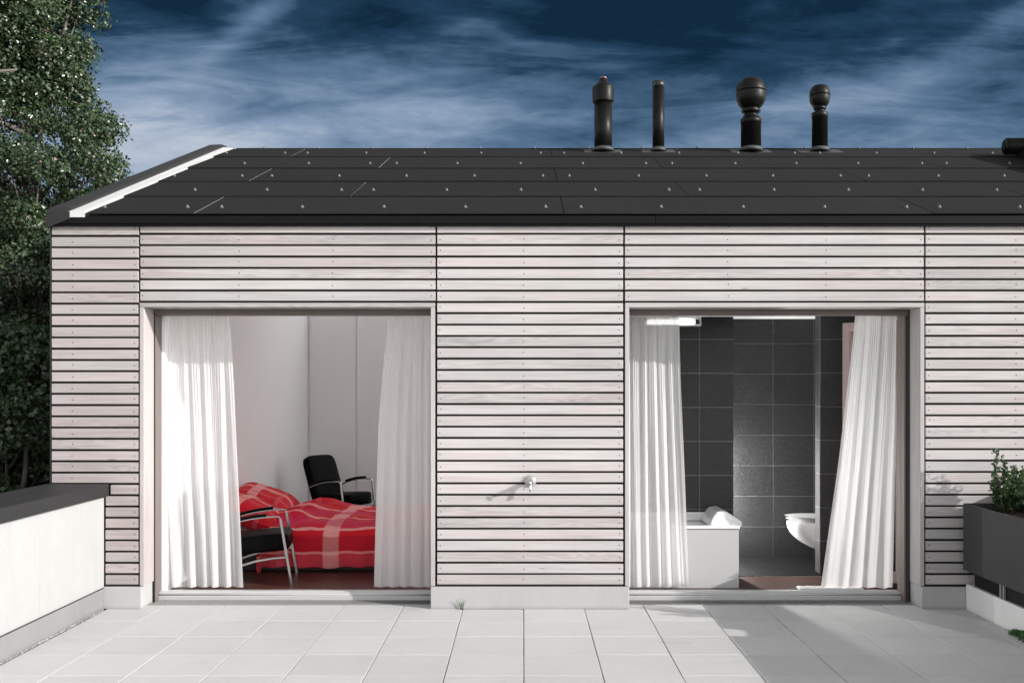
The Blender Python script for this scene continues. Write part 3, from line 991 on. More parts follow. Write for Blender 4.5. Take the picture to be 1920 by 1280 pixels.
fl.box(SEP0, 4.10, 11.2, BY + .1, -.05, FLOOR_Z)
fl.box(SEP1, 5.2, 8.70, 9.34, -.05, FLOOR_Z)
fl.build('wood_floor', M['wood_floor'], kind='structure')

# added unseen volume behind the bedroom, opal to east and above, brightens the rooms
WG = (-3.2, 4.25, 14.46, 21.0, 4.95)
wg = MB()
wg.box(WG[0] - .1, WG[0], WG[2], WG[3], -.05, WG[4])
wg.box(WG[0] - .1, WG[1] + .1, WG[3], WG[3] + .1, -.05, WG[4])
wg.box(WG[1], WG[1] + .1, WG[2], WG[3], -.05, 1.6)
wg.build('fill_light_wall', M['ceil_in'], house)
wf = MB(); wf.box(WG[0], WG[1], WG[2], WG[3], -.05, FLOOR_Z - .002); wf.build('fill_light_floor', M['ceil_in'], kind='structure')
wg = MB()
wg.add([(WG[1] + .05, WG[2], 1.6), (WG[1] + .05, WG[3], 1.6), (WG[1] + .05, WG[3], WG[4]), (WG[1] + .05, WG[2], WG[4])], [(0, 1, 2, 3)])
wg.add([(WG[0], WG[2], WG[4] + .01), (WG[1] + .05, WG[2], WG[4] + .01), (WG[1] + .05, WG[3], WG[4] + .01), (WG[0], WG[3], WG[4] + .01)], [(0, 1, 2, 3)])
wg.build('fill_light_glazing', M['opal'], house)

# bathroom tiled walls
def tiled(x0, x1, y, z0, z1, tw, th, xoff, zoff, name='tiled_wall', thick=.12, parent=None, rows=True):
    """tiles on the face looking at the terrace"""
    m = MB()
    m.box(x0, x1, y + .004, y + thick, z0, z1, mi=1)
    k0 = math.floor((x0 - xoff) / tw)
    xk = k0
    while xoff + xk * tw < x1:
        a, c = max(x0, xoff + xk * tw + .0019), min(x1, xoff + (xk + 1) * tw - .0019)
        if c - a > .01:
            zk = math.floor((z0 - zoff) / th)
            while zoff + zk * th < z1:
                b0, b1 = max(z0, zoff + zk * th + .0019), min(z1, zoff + (zk + 1) * th - .0019)
                if b1 - b0 > .01:
                    m.box(a, c, y, y + .008, b0, b1, b=.0008)
                zk += 1
        xk += 1
    return m.build(name, [M['slate'], M['grout']], house)

YL_, YM_, YP_ = 9.40, 10.42, 9.45
tl = .3175
tiled(SEP1, PX(1375, YL_), YL_, FLOOR_Z, PZ(593.5, YL_) , .62, .3190, PX(1312, YL_) , PZ(636, YL_) - 8 * .3190, thick=.12)
tiled(SEP1, 5.1, YM_, FLOOR_Z, 2.555, .425, tl, PX(1449.5, YM_), PZ(644, YM_) - 9 * tl)
# partition beside the toilet
pm = MB()
PXa = PX(1537, YP_)
pm.box(PXa + .002, 3.7, YP_ + .004, PX(1537, YP_) * FPX / (1528 - CX), FLOOR_Z, 2.555, mi=1)
for k in range(-1, 9):
    zb, zt = PZ(636, YP_) - k * .3175 - .3175 + .0015, PZ(636, YP_) - k * .3175 - .0015
    zb, zt = max(zb, FLOOR_Z), min(zt, 2.553)
    if zt - zb < .01: continue
    for a, c in ((PXa + .005, PXa + .43), (PXa + .433, 3.7)):
        pm.box(a, c, YP_, YP_ + .008, zb, zt, b=.0008)
    pm.box(PXa, PXa + .006, YP_ + .006, 9.60, zb, zt, b=.0008)
pm.build('partition_wall', [M['slate'], M['grout']], house)
tf = MB()
tf.box(1.0, 5.1, 9.345, YM_, -.05, FLOOR_Z + .004, mi=1)
for a, c in ((1.0, PX(1449.5, YM_) - .43), (PX(1449.5, YM_) - .427, PX(1449.5, YM_)), (PX(1449.5, YM_) + .003, PX(1449.5, YM_) + .43), (PX(1449.5, YM_) + .433, 5.1)):
    for y0, y1 in ((9.35, 9.80), (9.803, 10.115), (10.118, YM_)):
        tf.box(a, c, y0, y1, 0, FLOOR_Z + .008, b=.001)
tf.build('bathroom_tile_floor', [M['dark_floor_tile'], M['grout']], kind='structure')

# door linings, frames, sills, grates ------------------------------
def door(x0, x1, kind, lab):
    d = empty('door_opening', ((x0 + x1) / 2, F, 0))
    d.parent = house
    d.location = Vector(((x0 + x1) / 2, F, 0)) - world_loc(house)
    d['label'] = lab
    c_ = x1 - LT
    zt = HEAD_Z - .003
    yf = F - .006
    m = MB(); m.box(x0 + .002, x0 + LT, yf, Y_LIN, Z_PL, zt - .038, b=.002); m.build('jamb_lining', M['larch_jamb'], d)
    m = MB(); m.box(x1 - LT, x1 - .002, yf, Y_LIN, Z_PL, zt - .038, b=.002); m.build('jamb_lining', M['larch_jamb'], d)
    m = MB(); m.box(x0 + .002, x1 - .002, yf - .002, Y_LIN, zt - .037, zt, b=.002); m.build('head_lining', M['larch_head'], d)
    # black strips stand in for the shadow gap between lining and frame
    m = MB(); m.box(x0 + LT - .006, x0 + LT + .004, Y_LIN - .012, Y_LIN + .001, .0, zt - .04); m.build('shadow_strip', M['void'], d)
    m = MB(); m.box(x1 - LT - .006, x1 - LT + .004, Y_LIN - .012, Y_LIN + .001, .0, zt - .04); m.build('shadow_strip', M['void'], d)
    if kind == 'bathroom':
        m = MB(); m.box(c_ - .026, c_ - .018, Y_LIN - .006, Y_LIN + .001, .0, zt - .09); m.build('shadow_strip', M['void'], d)
    # timber window frame
    a, c = x0 + LT, x1 - LT
    fw, fr_ = .012, (.042 if kind == 'bathroom' else .012)
    m = MB()
    zf = zt - .037
    m.box(a, a + fw, Y_LIN + .002, 8.574, .0, zf, b=.003)
    m.box(a, a + fw, 8.575, 8.66, .073, zf, b=.003)
    m.box(c - fr_, c, Y_LIN + .002, 8.574, .0, zf, b=.003)
    m.box(c - fr_, c, 8.575, 8.66, .073, zf, b=.003)
    m.box(a + fw, c - fr_, Y_LIN + .002, 8.60, zf - .048, zf, b=.003)
    m.box(a - .03, a, Y_LIN + .004, 8.59, .0, zf)
    m.box(c, c + .03, Y_LIN + .004, 8.59, .0, zf)
    m.build('frame', M['frame_wood'], d)
    m = MB()
    m.box(a + .001, c - .001, 8.575, 8.70, -.02, .040, b=.004)
    m.box(a + .001, c - .001, 8.588, 8.69, .0405, .072, b=.006)
    m.tube([(a + .002, 8.588, .046), (c - .002, 8.588, .046)], .006, n=8)
    m.box(a + .002, c - .002, 8.61, 8.62, .072, .077)
    m.build('sill', M['alu'], d)
    # expanded-metal drain grate
    gr = MB()
    y0, y1 = 8.405, 8.564
    nw = int((c - a + .02) / .022)
    w = (c - a + .02) / nw
    nd = 7
    for j in range(nd):
        ya, yb_ = y0 + (y1 - y0) * j / nd, y0 + (y1 - y0) * (j + 1) / nd
        for i in range(nw):
            for s in (0, 1):
                xa_, xb_ = a - .01 + w * i, a - .01 + w * (i + 1)
                xm = (xa_ + xb_) / 2
                p, q = ((xa_, ya), (xm, yb_)) if (s == 0) == (j % 2 == 0) else ((xa_, yb_), (xm, ya))
                if s == 1:
                    p, q = ((xm, yb_), (xb_, ya)) if j % 2 == 0 else ((xm, ya), (xb_, yb_))
                t = .0022
                gr.add([(p[0], p[1] - t, .004), (q[0], q[1] - t, .004), (q[0], q[1] + t, .004), (p[0], p[1] + t, .004),
                        (p[0], p[1] - t, -.002), (q[0], q[1] - t, -.002), (q[0], q[1] + t, -.002), (p[0], p[1] + t, -.002)],
                       [(0, 1, 2, 3), (4, 5, 1, 0), (7, 3, 2, 6), (5, 6, 2, 1), (4, 0, 3, 7)])
    gr.box(a - .01, c + .01, y0 - .006, y0 - .001, -.004, .006)
    gr.box(a - .01, c + .01, y1 + .001, y1 + .005, -.004, .006)
    gr.build('drain_grate', M['steel_grate'], d)
    return d

door(DOORS[0][0], DOORS[0][1], 'bedroom', 'wide door opening of the bedroom with pale larch lining')
dr2 = door(DOORS[1][0], DOORS[1][1], 'bathroom', 'wide door opening of the bathroom with pale larch lining')

# inward-opened timber sash in the bathroom
hx, hy = PX(1699, 8.66), 8.68
ex, ey = PX(1583, 9.16), 9.16
dvec = Vector((ex - hx, ey - hy, 0)); L = dvec.length; dvec.normalize()
Ms = Matrix.Translation((hx, hy, 0)) @ Matrix.Rotation(math.atan2(dvec.y, dvec.x), 4, 'Z')
ls = MB()
for a, c, z0, z1 in ((0, .075, .12, 2.41), (L - .075, L, .12, 2.41), (.075, L - .075, .12, .21), (.075, L - .075, 2.33, 2.41)):
    ls.box(a, c, -.03, .03, z0, z1, b=.004, M=Ms)
ls.box(L - .095, L - .075, -.018, .018, .21, 2.33, M=Ms)
M['sash'] = mat('pink_toned_sash_wood', (0.36, 0.27, 0.26), 0.5, var=.08, stretch=(10, 10, 1))
so_ = ls.build('opened_sash', M['sash'], house)
gp = MB(); gp.box(.078, L - .078, -.004, .002, .213, 2.327, M=Ms); gp.build('glass_pane', M['glass'], so_)

# ================================================================= FLUES
def flue(px, yb_, prof, label, tipm=None, extra=None, Y=12.12, r=.11):
    X = PX(px, Y)
    zb = roofz(Y) + .02
    root = bpy.data.objects.new('flue_pipe', None)
    root.location = Vector((X, Y, zb)) - world_loc(house)
    link(root, house)
    root['label'] = label
    m = MB()
    m.lathe(X, Y, [(a, zb + b) for a, b in prof['pipe']], n=40)
    m.build('pipe', M['pipe'], root)
    m = MB()
    m.lathe(X, Y, [(a, zb + b) for a, b in prof['cap']], n=40)
    m.build('cowl', prof.get('capmat', M['pipe']), root)
    for nm, mt, pr in prof.get('extra', []):
        m = MB(); m.lathe(X, Y, [(a, zb + b) for a, b in pr], n=40); m.build(nm, mt, root)
    m = MB()
    w = prof.get('fw', .23)
    Mf = Matrix.Translation((X, Y, zb - .004)) @ Matrix.Rotation(ang, 4, 'X')
    m.box(-w, w, -.115, .15, -.006, .006, M=Mf, b=.003)
    m.lathe(0, 0, [(prof['pipe'][0][0] + .035, .0), (prof['pipe'][0][0] + .012, .03), (prof['pipe'][0][0] + .004, .045)], n=32, M=Matrix.Translation((X, Y, zb)))
    m.build('flashing', M['lead'], root)
    return root

flue(1131, 0, dict(pipe=[(.108, -.05), (.108, .60)],
                   cap=[(.108, .575), (.127, .585), (.131, .60), (.131, .765), (.127, .775), (.100, .80), (.072, .825), (.054, .85), (.048, .868), (.046, .873)],
                   extra=[('tip', M['copper'], [(.040, .872), (.046, .876), (.046, .890), (.040, .896), (.034, .897), (.034, .88)])]),
     'leftmost black roof flue with a wider collar and copper tip')
flue(1234.5, 0, dict(pipe=[(.071, -.05), (.071, .775)], cap=[(.071, .774), (.074, .776), (.074, .838), (.066, .840), (.066, .79), (.0, .79)],
                     capmat=M['black_metal'], fw=.20),
     'slim plain black roof pipe without a cowl')
big = [(.10, .345), (.105, .36), (.10, .375), (.085, .385), (.078, .40), (.085, .41), (.105, .425), (.108, .43), (.118, .445)]
for k in range(1, 24):
    t = k / 24
    zz = .445 + t * (.842 - .445)
    c = (t - .52) / .56
    big.append((.180 * math.sqrt(max(0.05, 1 - (abs(c)) ** 2.3)) * (0.93 + .07 * min(1, t * 3)), zz))
    if k == 14:
        big.append((.186, zz + .002)); big.append((.186, zz + .010)); big.append((.177, zz + .012))
big.append((.05, .843)); big.append((0, .845))
flue(1408, 0, dict(pipe=[(.121, -.05), (.121, .33), (.125, .332), (.125, .385), (.118, .39), (.105, .392)], cap=[(a, b + .04) for a, b in big[1:]], fw=.24),
     'black roof vent with a large rounded cowl')
sm_ = [(.070, .47), (.062, .48), (.058, .49), (.066, .50), (.075, .508), (.078, .515)]
for k in range(1, 22):
    t = k / 22
    zz = .515 + t * (.80 - .515)
    c = (t - .52) / .56
    sm_.append((.122 * math.sqrt(max(0.05, 1 - (abs(c)) ** 2.3)), zz))
    if k == 12:
        sm_.append((.127, zz + .002)); sm_.append((.127, zz + .009)); sm_.append((.120, zz + .011))
sm_.append((.03, .801)); sm_.append((0, .802))
flue(1537, 0, dict(pipe=[(.094, -.05), (.094, .40), (.098, .402), (.098, .455), (.092, .465), (.075, .472)], cap=sm_, fw=.26),
     'rightmost black roof vent with a small rounded cowl')

# roof shade roller at the right edge, its box lies beyond the picture
rb = empty('roof_shade_roller', (5.75, 10.6, roofz(10.6)), label='black horizontal roller drum lying on the dark roof at the right edge', cat='roof roller')
m = MB()
m.tube([(5.60, 11.62, roofz(11.6) + .15), (7.6, 11.62, roofz(11.6) + .15)], .095, n=28)
m.tube([(5.585, 11.62, roofz(11.6) + .15), (5.60, 11.62, roofz(11.6) + .15)], .085, n=28)
m.build('drum', M['pipe'], rb)
m = MB()
for ya, yb_, xa_ in ((9.0, 11.42, 5.71),):
    m.add([(x, y, roofz(y) + dz) for dz in (.0, .33) for x, y in ((xa_, ya), (7.6, ya), (7.6, yb_), (xa_, yb_))],
          [(3, 2, 1, 0), (4, 5, 6, 7), (0, 1, 5, 4), (1, 2, 6, 5), (2, 3, 7, 6), (3, 0, 4, 7)])
m.box(5.72, 7.6, 11.42, 11.62, roofz(11.5) - .04, roofz(11.6) + .07)
m.build('housing', M['fascia'], rb)

# ================================================================= PARAPETS
pl = empty('parapet_wall', (-3.7, 4, 0), label='low white rendered parapet wall with dark coping on the left side of the terrace', cat='parapet wall')
wx = PX(195, F)
m = MB(); m.box(-3.86, wx, -5, F - .001, -.3, PZ(930, F) + .005); m.build('rendered_wall', M['plaster'], pl)
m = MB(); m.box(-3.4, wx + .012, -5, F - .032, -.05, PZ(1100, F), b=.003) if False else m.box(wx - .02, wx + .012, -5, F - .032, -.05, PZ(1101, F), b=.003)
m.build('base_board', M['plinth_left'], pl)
m = MB()
m.box(wx + .0, wx + .014, -5, F - .032, PZ(1101, F) + .0005, PZ(1101, F) + .005); m.build('drip_edge', M['black_metal'], pl)
m = MB()
zt = PZ(906.5, F)
cxi, cxo = PX(205, F), PX(92, F) - .02
for ya, yb_ in ((-5, -1.02), (-1.0, 2.98), (3.0, F - .004)):
    m.box(cxo, cxi, ya, yb_, zt - .10, zt, b=.006)
m.build('coping', M['coping'], pl)

pr = empty('parapet_wall', (4.3, 4, 0), label='low light grey kerb wall under the dark planters on the right side of the terrace', cat='parapet wall')
kx = PX(1808, F)
m = MB(); m.box(kx + .012, 4.10, -5, F - .034, -.3, PZ(1093, F), b=.003); m.build('kerb', M['kerb'], pr)
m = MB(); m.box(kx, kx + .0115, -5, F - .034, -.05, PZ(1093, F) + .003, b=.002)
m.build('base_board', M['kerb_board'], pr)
m = MB(); m.box(4.10, 4.50, -5, F - .001, -.3, .92); m.build('rendered_wall', M['plaster'], pr)
m = MB(); m.box(4.06, 4.56, -5, F - .004, .92, 1.02, b=.006); m.build('coping', M['coping'], pr)

# ================================================================= PLANTERS
def planter(y0, y1, label):
    p = empty('planter_box', (3.83, (y0 + y1) / 2, PZ(1093, F)), label=label, cat='planter', group='long planters on the right kerb')
    x0, x1, z0, z1, t = PX(1806, 8.165), 4.03, .340, .880, .012
    m = MB()
    m.box(x0, x0 + t, y0, y1, z0, z1, b=.002)
    m.box(x1 - t, x1, y0, y1, z0, z1, b=.002)
    m.box(x0 + t, x1 - t, y0, y0 + t, z0, z1, b=.002)
    m.box(x0 + t, x1 - t, y1 - t, y1, z0, z1, b=.002)
    m.box(x0 + t, x1 - t, y0 + t, y1 - t, z0, z0 + .02)
    m.build('box', M['planter'], p)
    m = MB()
    m.grid(lambda u, v: (x0 + t + u * (x1 - x0 - 2 * t), y0 + t + v * (y1 - y0 - 2 * t), z1 - .06 + .012 * mnoise.noise(Vector((u * 6, v * 22, y0)))), 10, 40)
    m.build('soil', M['soil'], p)
    m = MB()
    m.box(x0 + .085, x1 - .03, y0 + .02, y1 - .02, PZ(1093, F) + .003, z0)
    m.build('plinth_frame', M['void'], p)
    for yy in (y1 - .55, y1 - .50):
        m = MB()
        m.box(x0 + .066, x0 + .083, yy, yy + .014, PZ(1093, F) + .003, z0 - .002)
        m.build('bracket', M['steel_grate'], p)
    return p
planter(6.66, 8.165, 'dark grey planter box nearest the timber wall')
planter(4.3, 6.42, 'dark grey planter box nearer the viewer')

# ================================================================= FOLIAGE
def leaf_mesh(name, P, N, size, matl, parent=None, shape='oval', fold=.25, **kw):
    """P: (n,3) positions, N: (n,3) random directions; every leaf two quads folded along the midrib"""
    n = len(P)
    size = np.broadcast_to(np.asarray(size, dtype=float), (n,))[:, None]
    d = rng.normal(size=(n, 3)); d /= np.linalg.norm(d, axis=1)[:, None]
    N = N / np.linalg.norm(N, axis=1)[:, None]
    d = d - N * (d * N).sum(1)[:, None]; d /= np.linalg.norm(d, axis=1)[:, None]
    s = np.cross(N, d)
    w = .42 if shape == 'oval' else .5
    pts = [P, P + size * (.40 * d + w * s + fold * N * .5), P + size * (d * 1.0), P + size * (.40 * d - w * s + fold * N * .5), P + size * (.5 * d)]
    V = np.stack(pts, 1).reshape(-1, 3)
    base = np.arange(n)[:, None] * 5
    Fq = np.concatenate([base + np.array([0, 1, 2, 4]), base + np.array([0, 4, 2, 3])], 0)
    me = bpy.data.meshes.new(name)
    off = np.array(world_loc(parent)) if parent is not None else np.zeros(3)
    V = V - off
    me.vertices.add(len(V)); me.vertices.foreach_set('co', V.ravel())
    me.loops.add(Fq.size); me.loops.foreach_set('vertex_index', Fq.ravel().astype(np.int32))
    me.polygons.add(len(Fq)); me.polygons.foreach_set('loop_start', np.arange(0, Fq.size, 4, dtype=np.int32))
    me.polygons.foreach_set('loop_total', np.full(len(Fq), 4, dtype=np.int32))
    me.update(calc_edges=True)
    at = me.attributes.new('rnd', 'FLOAT', 'POINT')
    at.data.foreach_set('value', np.repeat(rng.random(n), 5))
    me.materials.append(matl)
    o = bpy.data.objects.new(name, me)
    link(o, parent)
    return tag(o, **kw)


def tree(name, base, height, radf, nclump, nleaf, lsize, leafm, label, zlow, seed, spread=.30, trunk_r=.16, group=None, cat='tree', lean=(0, 0), limbs=()):
    global rng
    rng = np.random.default_rng(seed)
    rd_ = random.Random(seed)
    t = empty(name, base, label=label, cat=cat, group=group)
    bx_, by_, bz_ = base
    tr = MB()
    pts, rs = [], []
    for k in range(15):
        f = k / 14
        pts.append((bx_ + lean[0] * f + .10 * math.sin(5 * f + seed), by_ + lean[1] * f + .08 * math.cos(4 * f), bz_ + f * height * .94))
        rs.append(trunk_r * (1 - f) ** .8 + .012)
    tr.tube(pts, rs, n=12)
    cl, csz = [], []
    tries = 0
    while len(cl) < nclump and tries < nclump * 60:
        tries += 1
        f = rd_.random()
        z = zlow + f * (bz_ + height - zlow)
        Rr = radf(z)
        a = rd_.random() * 2 * math.pi
        q = Rr * (rd_.random() ** .42) * rd_.uniform(.84, 1.08)
        ax = np.interp(z, [p[2] for p in pts], [p[0] for p in pts]); ay = np.interp(z, [p[2] for p in pts], [p[1] for p in pts])
        cl.append((ax + q * math.cos(a), ay + q * math.sin(a), z))
        csz.append(spread * rd_.uniform(.55, 1.15))
    for i, c in enumerate(cl):
        if i % 3: continue
        zz = max(bz_ + .5, c[2] - rd_.uniform(.4, 1.3) * (1.0 + .2 * math.hypot(c[0] - bx_, c[1] - by_)))
        ax = np.interp(zz, [p[2] for p in pts], [p[0] for p in pts]); ay = np.interp(zz, [p[2] for p in pts], [p[1] for p in pts])
        mid = ((ax + c[0]) / 2 + rd_.uniform(-.1, .1), (ay + c[1]) / 2 + rd_.uniform(-.1, .1), zz + (c[2] - zz) * .36)
        r0 = rd_.uniform(.02, .045)
        tr.tube([(ax, ay, zz), mid, c], [r0, r0 * .6, .006], n=6)
    for lp, lr in limbs:
        tr.tube(lp, lr, n=9)
    tr.build('trunk', M['bark'], t)
    w = np.array(csz); w = w ** 2 / (w ** 2).sum()
    ci = rng.choice(len(cl), nleaf, p=w)
    C = np.array(cl)[ci]; S = np.array(csz)[ci][:, None]
    g3 = rng.normal(size=(nleaf, 3)); g3 /= np.linalg.norm(g3, axis=1)[:, None]
    rad = (rng.random(nleaf) ** .38)[:, None]
    P = C + g3 * rad * S * np.array([1.15, 1.15, .85]) + rng.normal(size=(nleaf, 3)) * .028
    N = g3 * .7 + rng.normal(size=(nleaf, 3)) * .6 + np.array([.15, -.15, .35])
    leaf_mesh('crown', P, N, lsize * rng.uniform(.65, 1.2, nleaf), leafm, t)
    return t

TY = 14.6
def rad1(z):
    return float(np.interp(z, [-1, 1, 3.2, 4.6, 5.3, 5.75, 6.05, 6.5, 7.2, 8.5, 9.6], [1.6, 1.7, 1.6, 1.45, 1.38, 1.22, .72, .82, .92, .75, .25]))
zb_ = PZ(212, TY)
tree('poplar_tree', (PX(52, TY), TY, -6.5), 16.2, rad1, 600, 260000, .051, M['poplar_leaf'],
     'tall poplar with glossy leaves rising above the roof behind the left end of the house', .0, 11, spread=.29, trunk_r=.14,
     limbs=[([(PX(-30, TY), TY - 1.0, PZ(245, TY)), (PX(2, TY), TY - 1.25, PZ(212, TY)), (PX(30, TY), TY - 1.3, PZ(195, TY)), (PX(75, TY), TY - 1.3, PZ(188, TY)), (PX(110, TY), TY - 1.2, PZ(180, TY))],
             [.07, .06, .045, .03, .012])])
tree('broadleaf_tree', (-6.75, 12.6, -6.5), 9.0, lambda z: float(np.interp(z, [-3, -1, .8, 2.0, 2.6], [1.0, 1.5, 1.45, 1.0, .3])), 260, 60000, .075, M['dark_leaf'],
     'darker leafy tree below the poplar, showing just over the left parapet', -2.5, 23, spread=.34, trunk_r=.10,
     limbs=[([(PX(36, 11.9), 11.9, PZ(960, 11.9)), (PX(44, 11.9), 11.95, PZ(880, 11.9)), (PX(41, 11.9), 12.0, PZ(840, 11.9)), (PX(46, 11.9), 12.1, PZ(800, 11.9))], [.034, .028, .022, .012])])
tree('background_tree', (-11.5, 20.5, -6.5), 12.5, lambda z: float(np.interp(z, [-4, -1, 3, 5, 6.2], [2.2, 3.4, 3.2, 2.2, .6])), 420, 60000, .12, M['dark_leaf'],
     'broad green tree standing farther back behind the poplar', -4.5, 37, spread=.62, trunk_r=.3)


def stem_shrub(cx_, cy_, z0, stems, label, name='evergreen_shrub', group=None, leaf=.025, dens=300, seed=1, cat='shrub'):
    global rng
    rng = np.random.default_rng(seed)
    rd_ = random.Random(seed)
    t = empty(name, (cx_, cy_, z0), label=label, cat=cat, group=group)
    st = MB(); P = []; N = []
    for dx, dy, h, wdt in stems:
        pts = []
        bend = rd_.uniform(-.03, .03)
        for k in range(7):
            f = k / 6
            pts.append(Vector((cx_ + dx * (.25 + .75 * f ** .8) + bend * math.sin(f * 3), cy_ + dy * (.25 + .75 * f), z0 - .02 + f * h)))
        st.tube(pts, [.006 * (1 - .75 * k / 6) for k in range(7)], n=6)
        nb = int(h / .018)
        for q in range(nb):
            f = .12 + .88 * q / nb
            i = min(5, int(f * 6)); p = pts[i].lerp(pts[i + 1], f * 6 - i)
            a = rd_.random() * 6.28
            bl_ = wdt * (1 - f) ** .6 * rd_.uniform(.35, 1.1) + .012
            tip = p + Vector((math.cos(a) * bl_, math.sin(a) * bl_, bl_ * rd_.uniform(.5, 1.1)))
            if bl_ > .03:
                st.tube([p, tip], [.0022, .001], n=4)
            nl = max(3, int(bl_ * dens))
            for w_ in range(nl):
                g_ = (w_ + .5) / nl
                pp = p.lerp(tip, g_)
                P.append(pp + Vector((rd_.gauss(0, .007), rd_.gauss(0, .007), rd_.gauss(0, .006))))
                N.append((rd_.gauss(0, .6), rd_.gauss(0, .6) - .2, rd_.gauss(.4, .5)))
    st.build('stem', M['stem'], t)
    P = np.array([tuple(p) for p in P]); N = np.array(N)
    leaf_mesh('foliage', P, N, leaf * rng.uniform(.7, 1.25, len(P)), M['shrub_leaf'], t)
    return t

ZS = .82
stem_shrub(3.875, 8.06, ZS, [(-.075, -.02, .54, .05), (-.02, .03, .47, .05), (.05, -.02, .40, .08), (-.13, -.03, .27, .07), (.10, .03, .36, .09), (.12, -.06, .32, .09), (.0, -.06, .30, .10), (-.07, .05, .30, .09), (.02, -.12, .26, .09), (.08, -.16, .28, .10), (-.04, -.10, .22, .09), (.14, -.02, .38, .08)],
           'small leafed evergreen shrub with two upright shoots in the planter nearest the wall', seed=3)
stem_shrub(3.86, 7.52, ZS, [(-.05, .1, .36, .08), (.0, 0, .42, .08), (.08, -.1, .34, .09), (-.08, -.12, .26, .09), (.05, .12, .38, .09), (.1, .02, .33, .08)],
           'evergreen shrub at the right picture edge in the planter nearest the wall', seed=5)
stem_shrub(3.84, 7.02, ZS, [(-.05, .1, .36, .09), (.0, 0, .48, .09), (.08, -.1, .34, .09), (-.08, -.12, .3, .09), (.05, .12, .42, .09), (-.1, .02, .33, .08)],
           'evergreen shrub near the end of the first planter, just outside the picture', seed=8)
# ground-level weeds
wd = MB()
P, N = [], []
for k in range(520):
    f = random.random()
    y = 7.42 - f * .55
    hgt = .055 * math.sin(math.pi * min(1, f * 1.1 + .05)) ** .7
    P.append((kx - .012 - abs(random.gauss(0, .022)), y, .004 + random.random() * hgt)); N.append((random.gauss(-.2, .6), random.gauss(-.2, .6), random.gauss(.6, .4)))
wo = leaf_mesh('weed_clump', np.array(P), np.array(N), .020, M['weed_leaf'], label='green creeping weeds growing in the joint along the right kerb', cat='weeds')
recentre(wo)
gt = MB()
for k in range(11):
    a = random.gauss(1.5, .5); l = random.uniform(.05, .13)
    x, y = fx(866) + random.uniform(-.008, .008), F - .045
    dx = math.cos(a) * l
    pts = [Vector((x, y, -.003)), Vector((x + dx * .3, y - .004, l * .55)), Vector((x + dx * .8, y - .012, l * .85 * abs(math.sin(a)) + .01))]
    gt.tube(pts, [.0016, .0012, .0004], n=4)
for q in (-1, 1, 1):
    x, y = fx(866), F - .045
    gt.tube([(x, y, 0), (x + q * .02, y - .02, .012), (x + q * .045, y - .03, .002)], [.0016, .0012, .0004], n=4)
recentre(gt.build('grass_tuft', M['weed_leaf'], label='thin grass tuft growing from the paving joint below the middle wall', cat='grass tuft'))

# loose grit along the wall foot
gv = MB()
def pebble(x, y, r):
    vs, fs = [], []
    n = 5
    sx, sy, sz = random.uniform(.7, 1.3), random.uniform(.7, 1.3), random.uniform(.5, .9)
    for zc, rr in ((-.4, .75), (.35, .85)):
        for k in range(n):
            a = k * 2 * math.pi / n + random.uniform(-.3, .3)
            vs.append((x + r * sx * rr * math.cos(a), y + r * sy * rr * math.sin(a), .003 + r * sz * (zc + .4)))
    vs.append((x, y, .003 + r * sz * 1.3))
    for k in range(n):
        fs.append((k, (k + 1) % n, n + (k + 1) % n, n + k)); fs.append((n + k, n + (k + 1) % n, 2 * n))
    gv.add(vs, fs)
for k in range(1500):
    y = random.uniform(4.5, 8.2)
    dens = .5 + .5 * mnoise.noise(Vector((y * 3, 0, 0)))
    if random.random() < dens:
        pebble(wx + .014 + abs(random.gauss(0, .013)), y, random.uniform(.0025, .0065))
for k in range(420):
    x = random.uniform(fx(808), fx(1179)); 
    if random.random() < .5 + .6 * mnoise.noise(Vector((x * 6, 4, 0))):
        pebble(x, F - .03 - abs(random.gauss(0, .004)), random.uniform(.0018, .0042))
for k in range(160):
    pebble(kx - .006 - abs(random.gauss(0, .01)), random.uniform(6, 8.22), random.uniform(.002, .005))
gv.build('gravel', M['pebble'], kind='stuff', label='fine grit lying along the foot of the walls', cat='gravel')

# ================================================================= WALL TAP
tx, tz = fx(994.5), PZ(901.5, F)
tp = empty('garden_tap', (tx, F, tz), label='small chrome garden tap with round rosette on the timber wall between the doors', cat='tap')
My = Matrix.Translation((tx, F, tz)) @ Matrix.Rotation(R(90), 4, 'X')
m = MB(); m.lathe(0, 0, [(.046, -.002), (.048, .004), (.047, .010), (.040, .017), (.026, .022), (.022, .024), (0, .025)], n=36, M=My); m.build('rosette', M['tap_white'], tp)
m = MB()
m.lathe(0, 0, [(.017, .02), (.017, .05), (.021, .052), (.021, .075), (.016, .078), (.014, .095), (.018, .098), (.018, .112), (.010, .118), (.009, .13)], n=24, M=My)
m.build('valve_body', M['chrome'], tp)
m = MB()
m.tube([(tx, F - .062, tz - .01), (tx + .001, F - .068, tz - .035), (tx + .001, F - .074, tz - .058), (tx + .001, F - .075, tz - .072)], [.013, .0115, .011, .012], n=14)
m.tube([(tx + .001, F - .075, tz - .070), (tx + .001, F - .075, tz - .082)], .0135, n=14)
m.build('spout', M['chrome'], tp)
m = MB()
m.tube([(tx - .004, F - .128, tz + .0), (tx - .006, F - .150, tz - .002)], .009, n=12)
m.tube([(tx - .022, F - .150, tz + .014), (tx - .006, F - .152, tz), (tx + .012, F - .150, tz - .016)], [.006, .0075, .006], n=8)
m.build('handle', M['chrome'], tp)

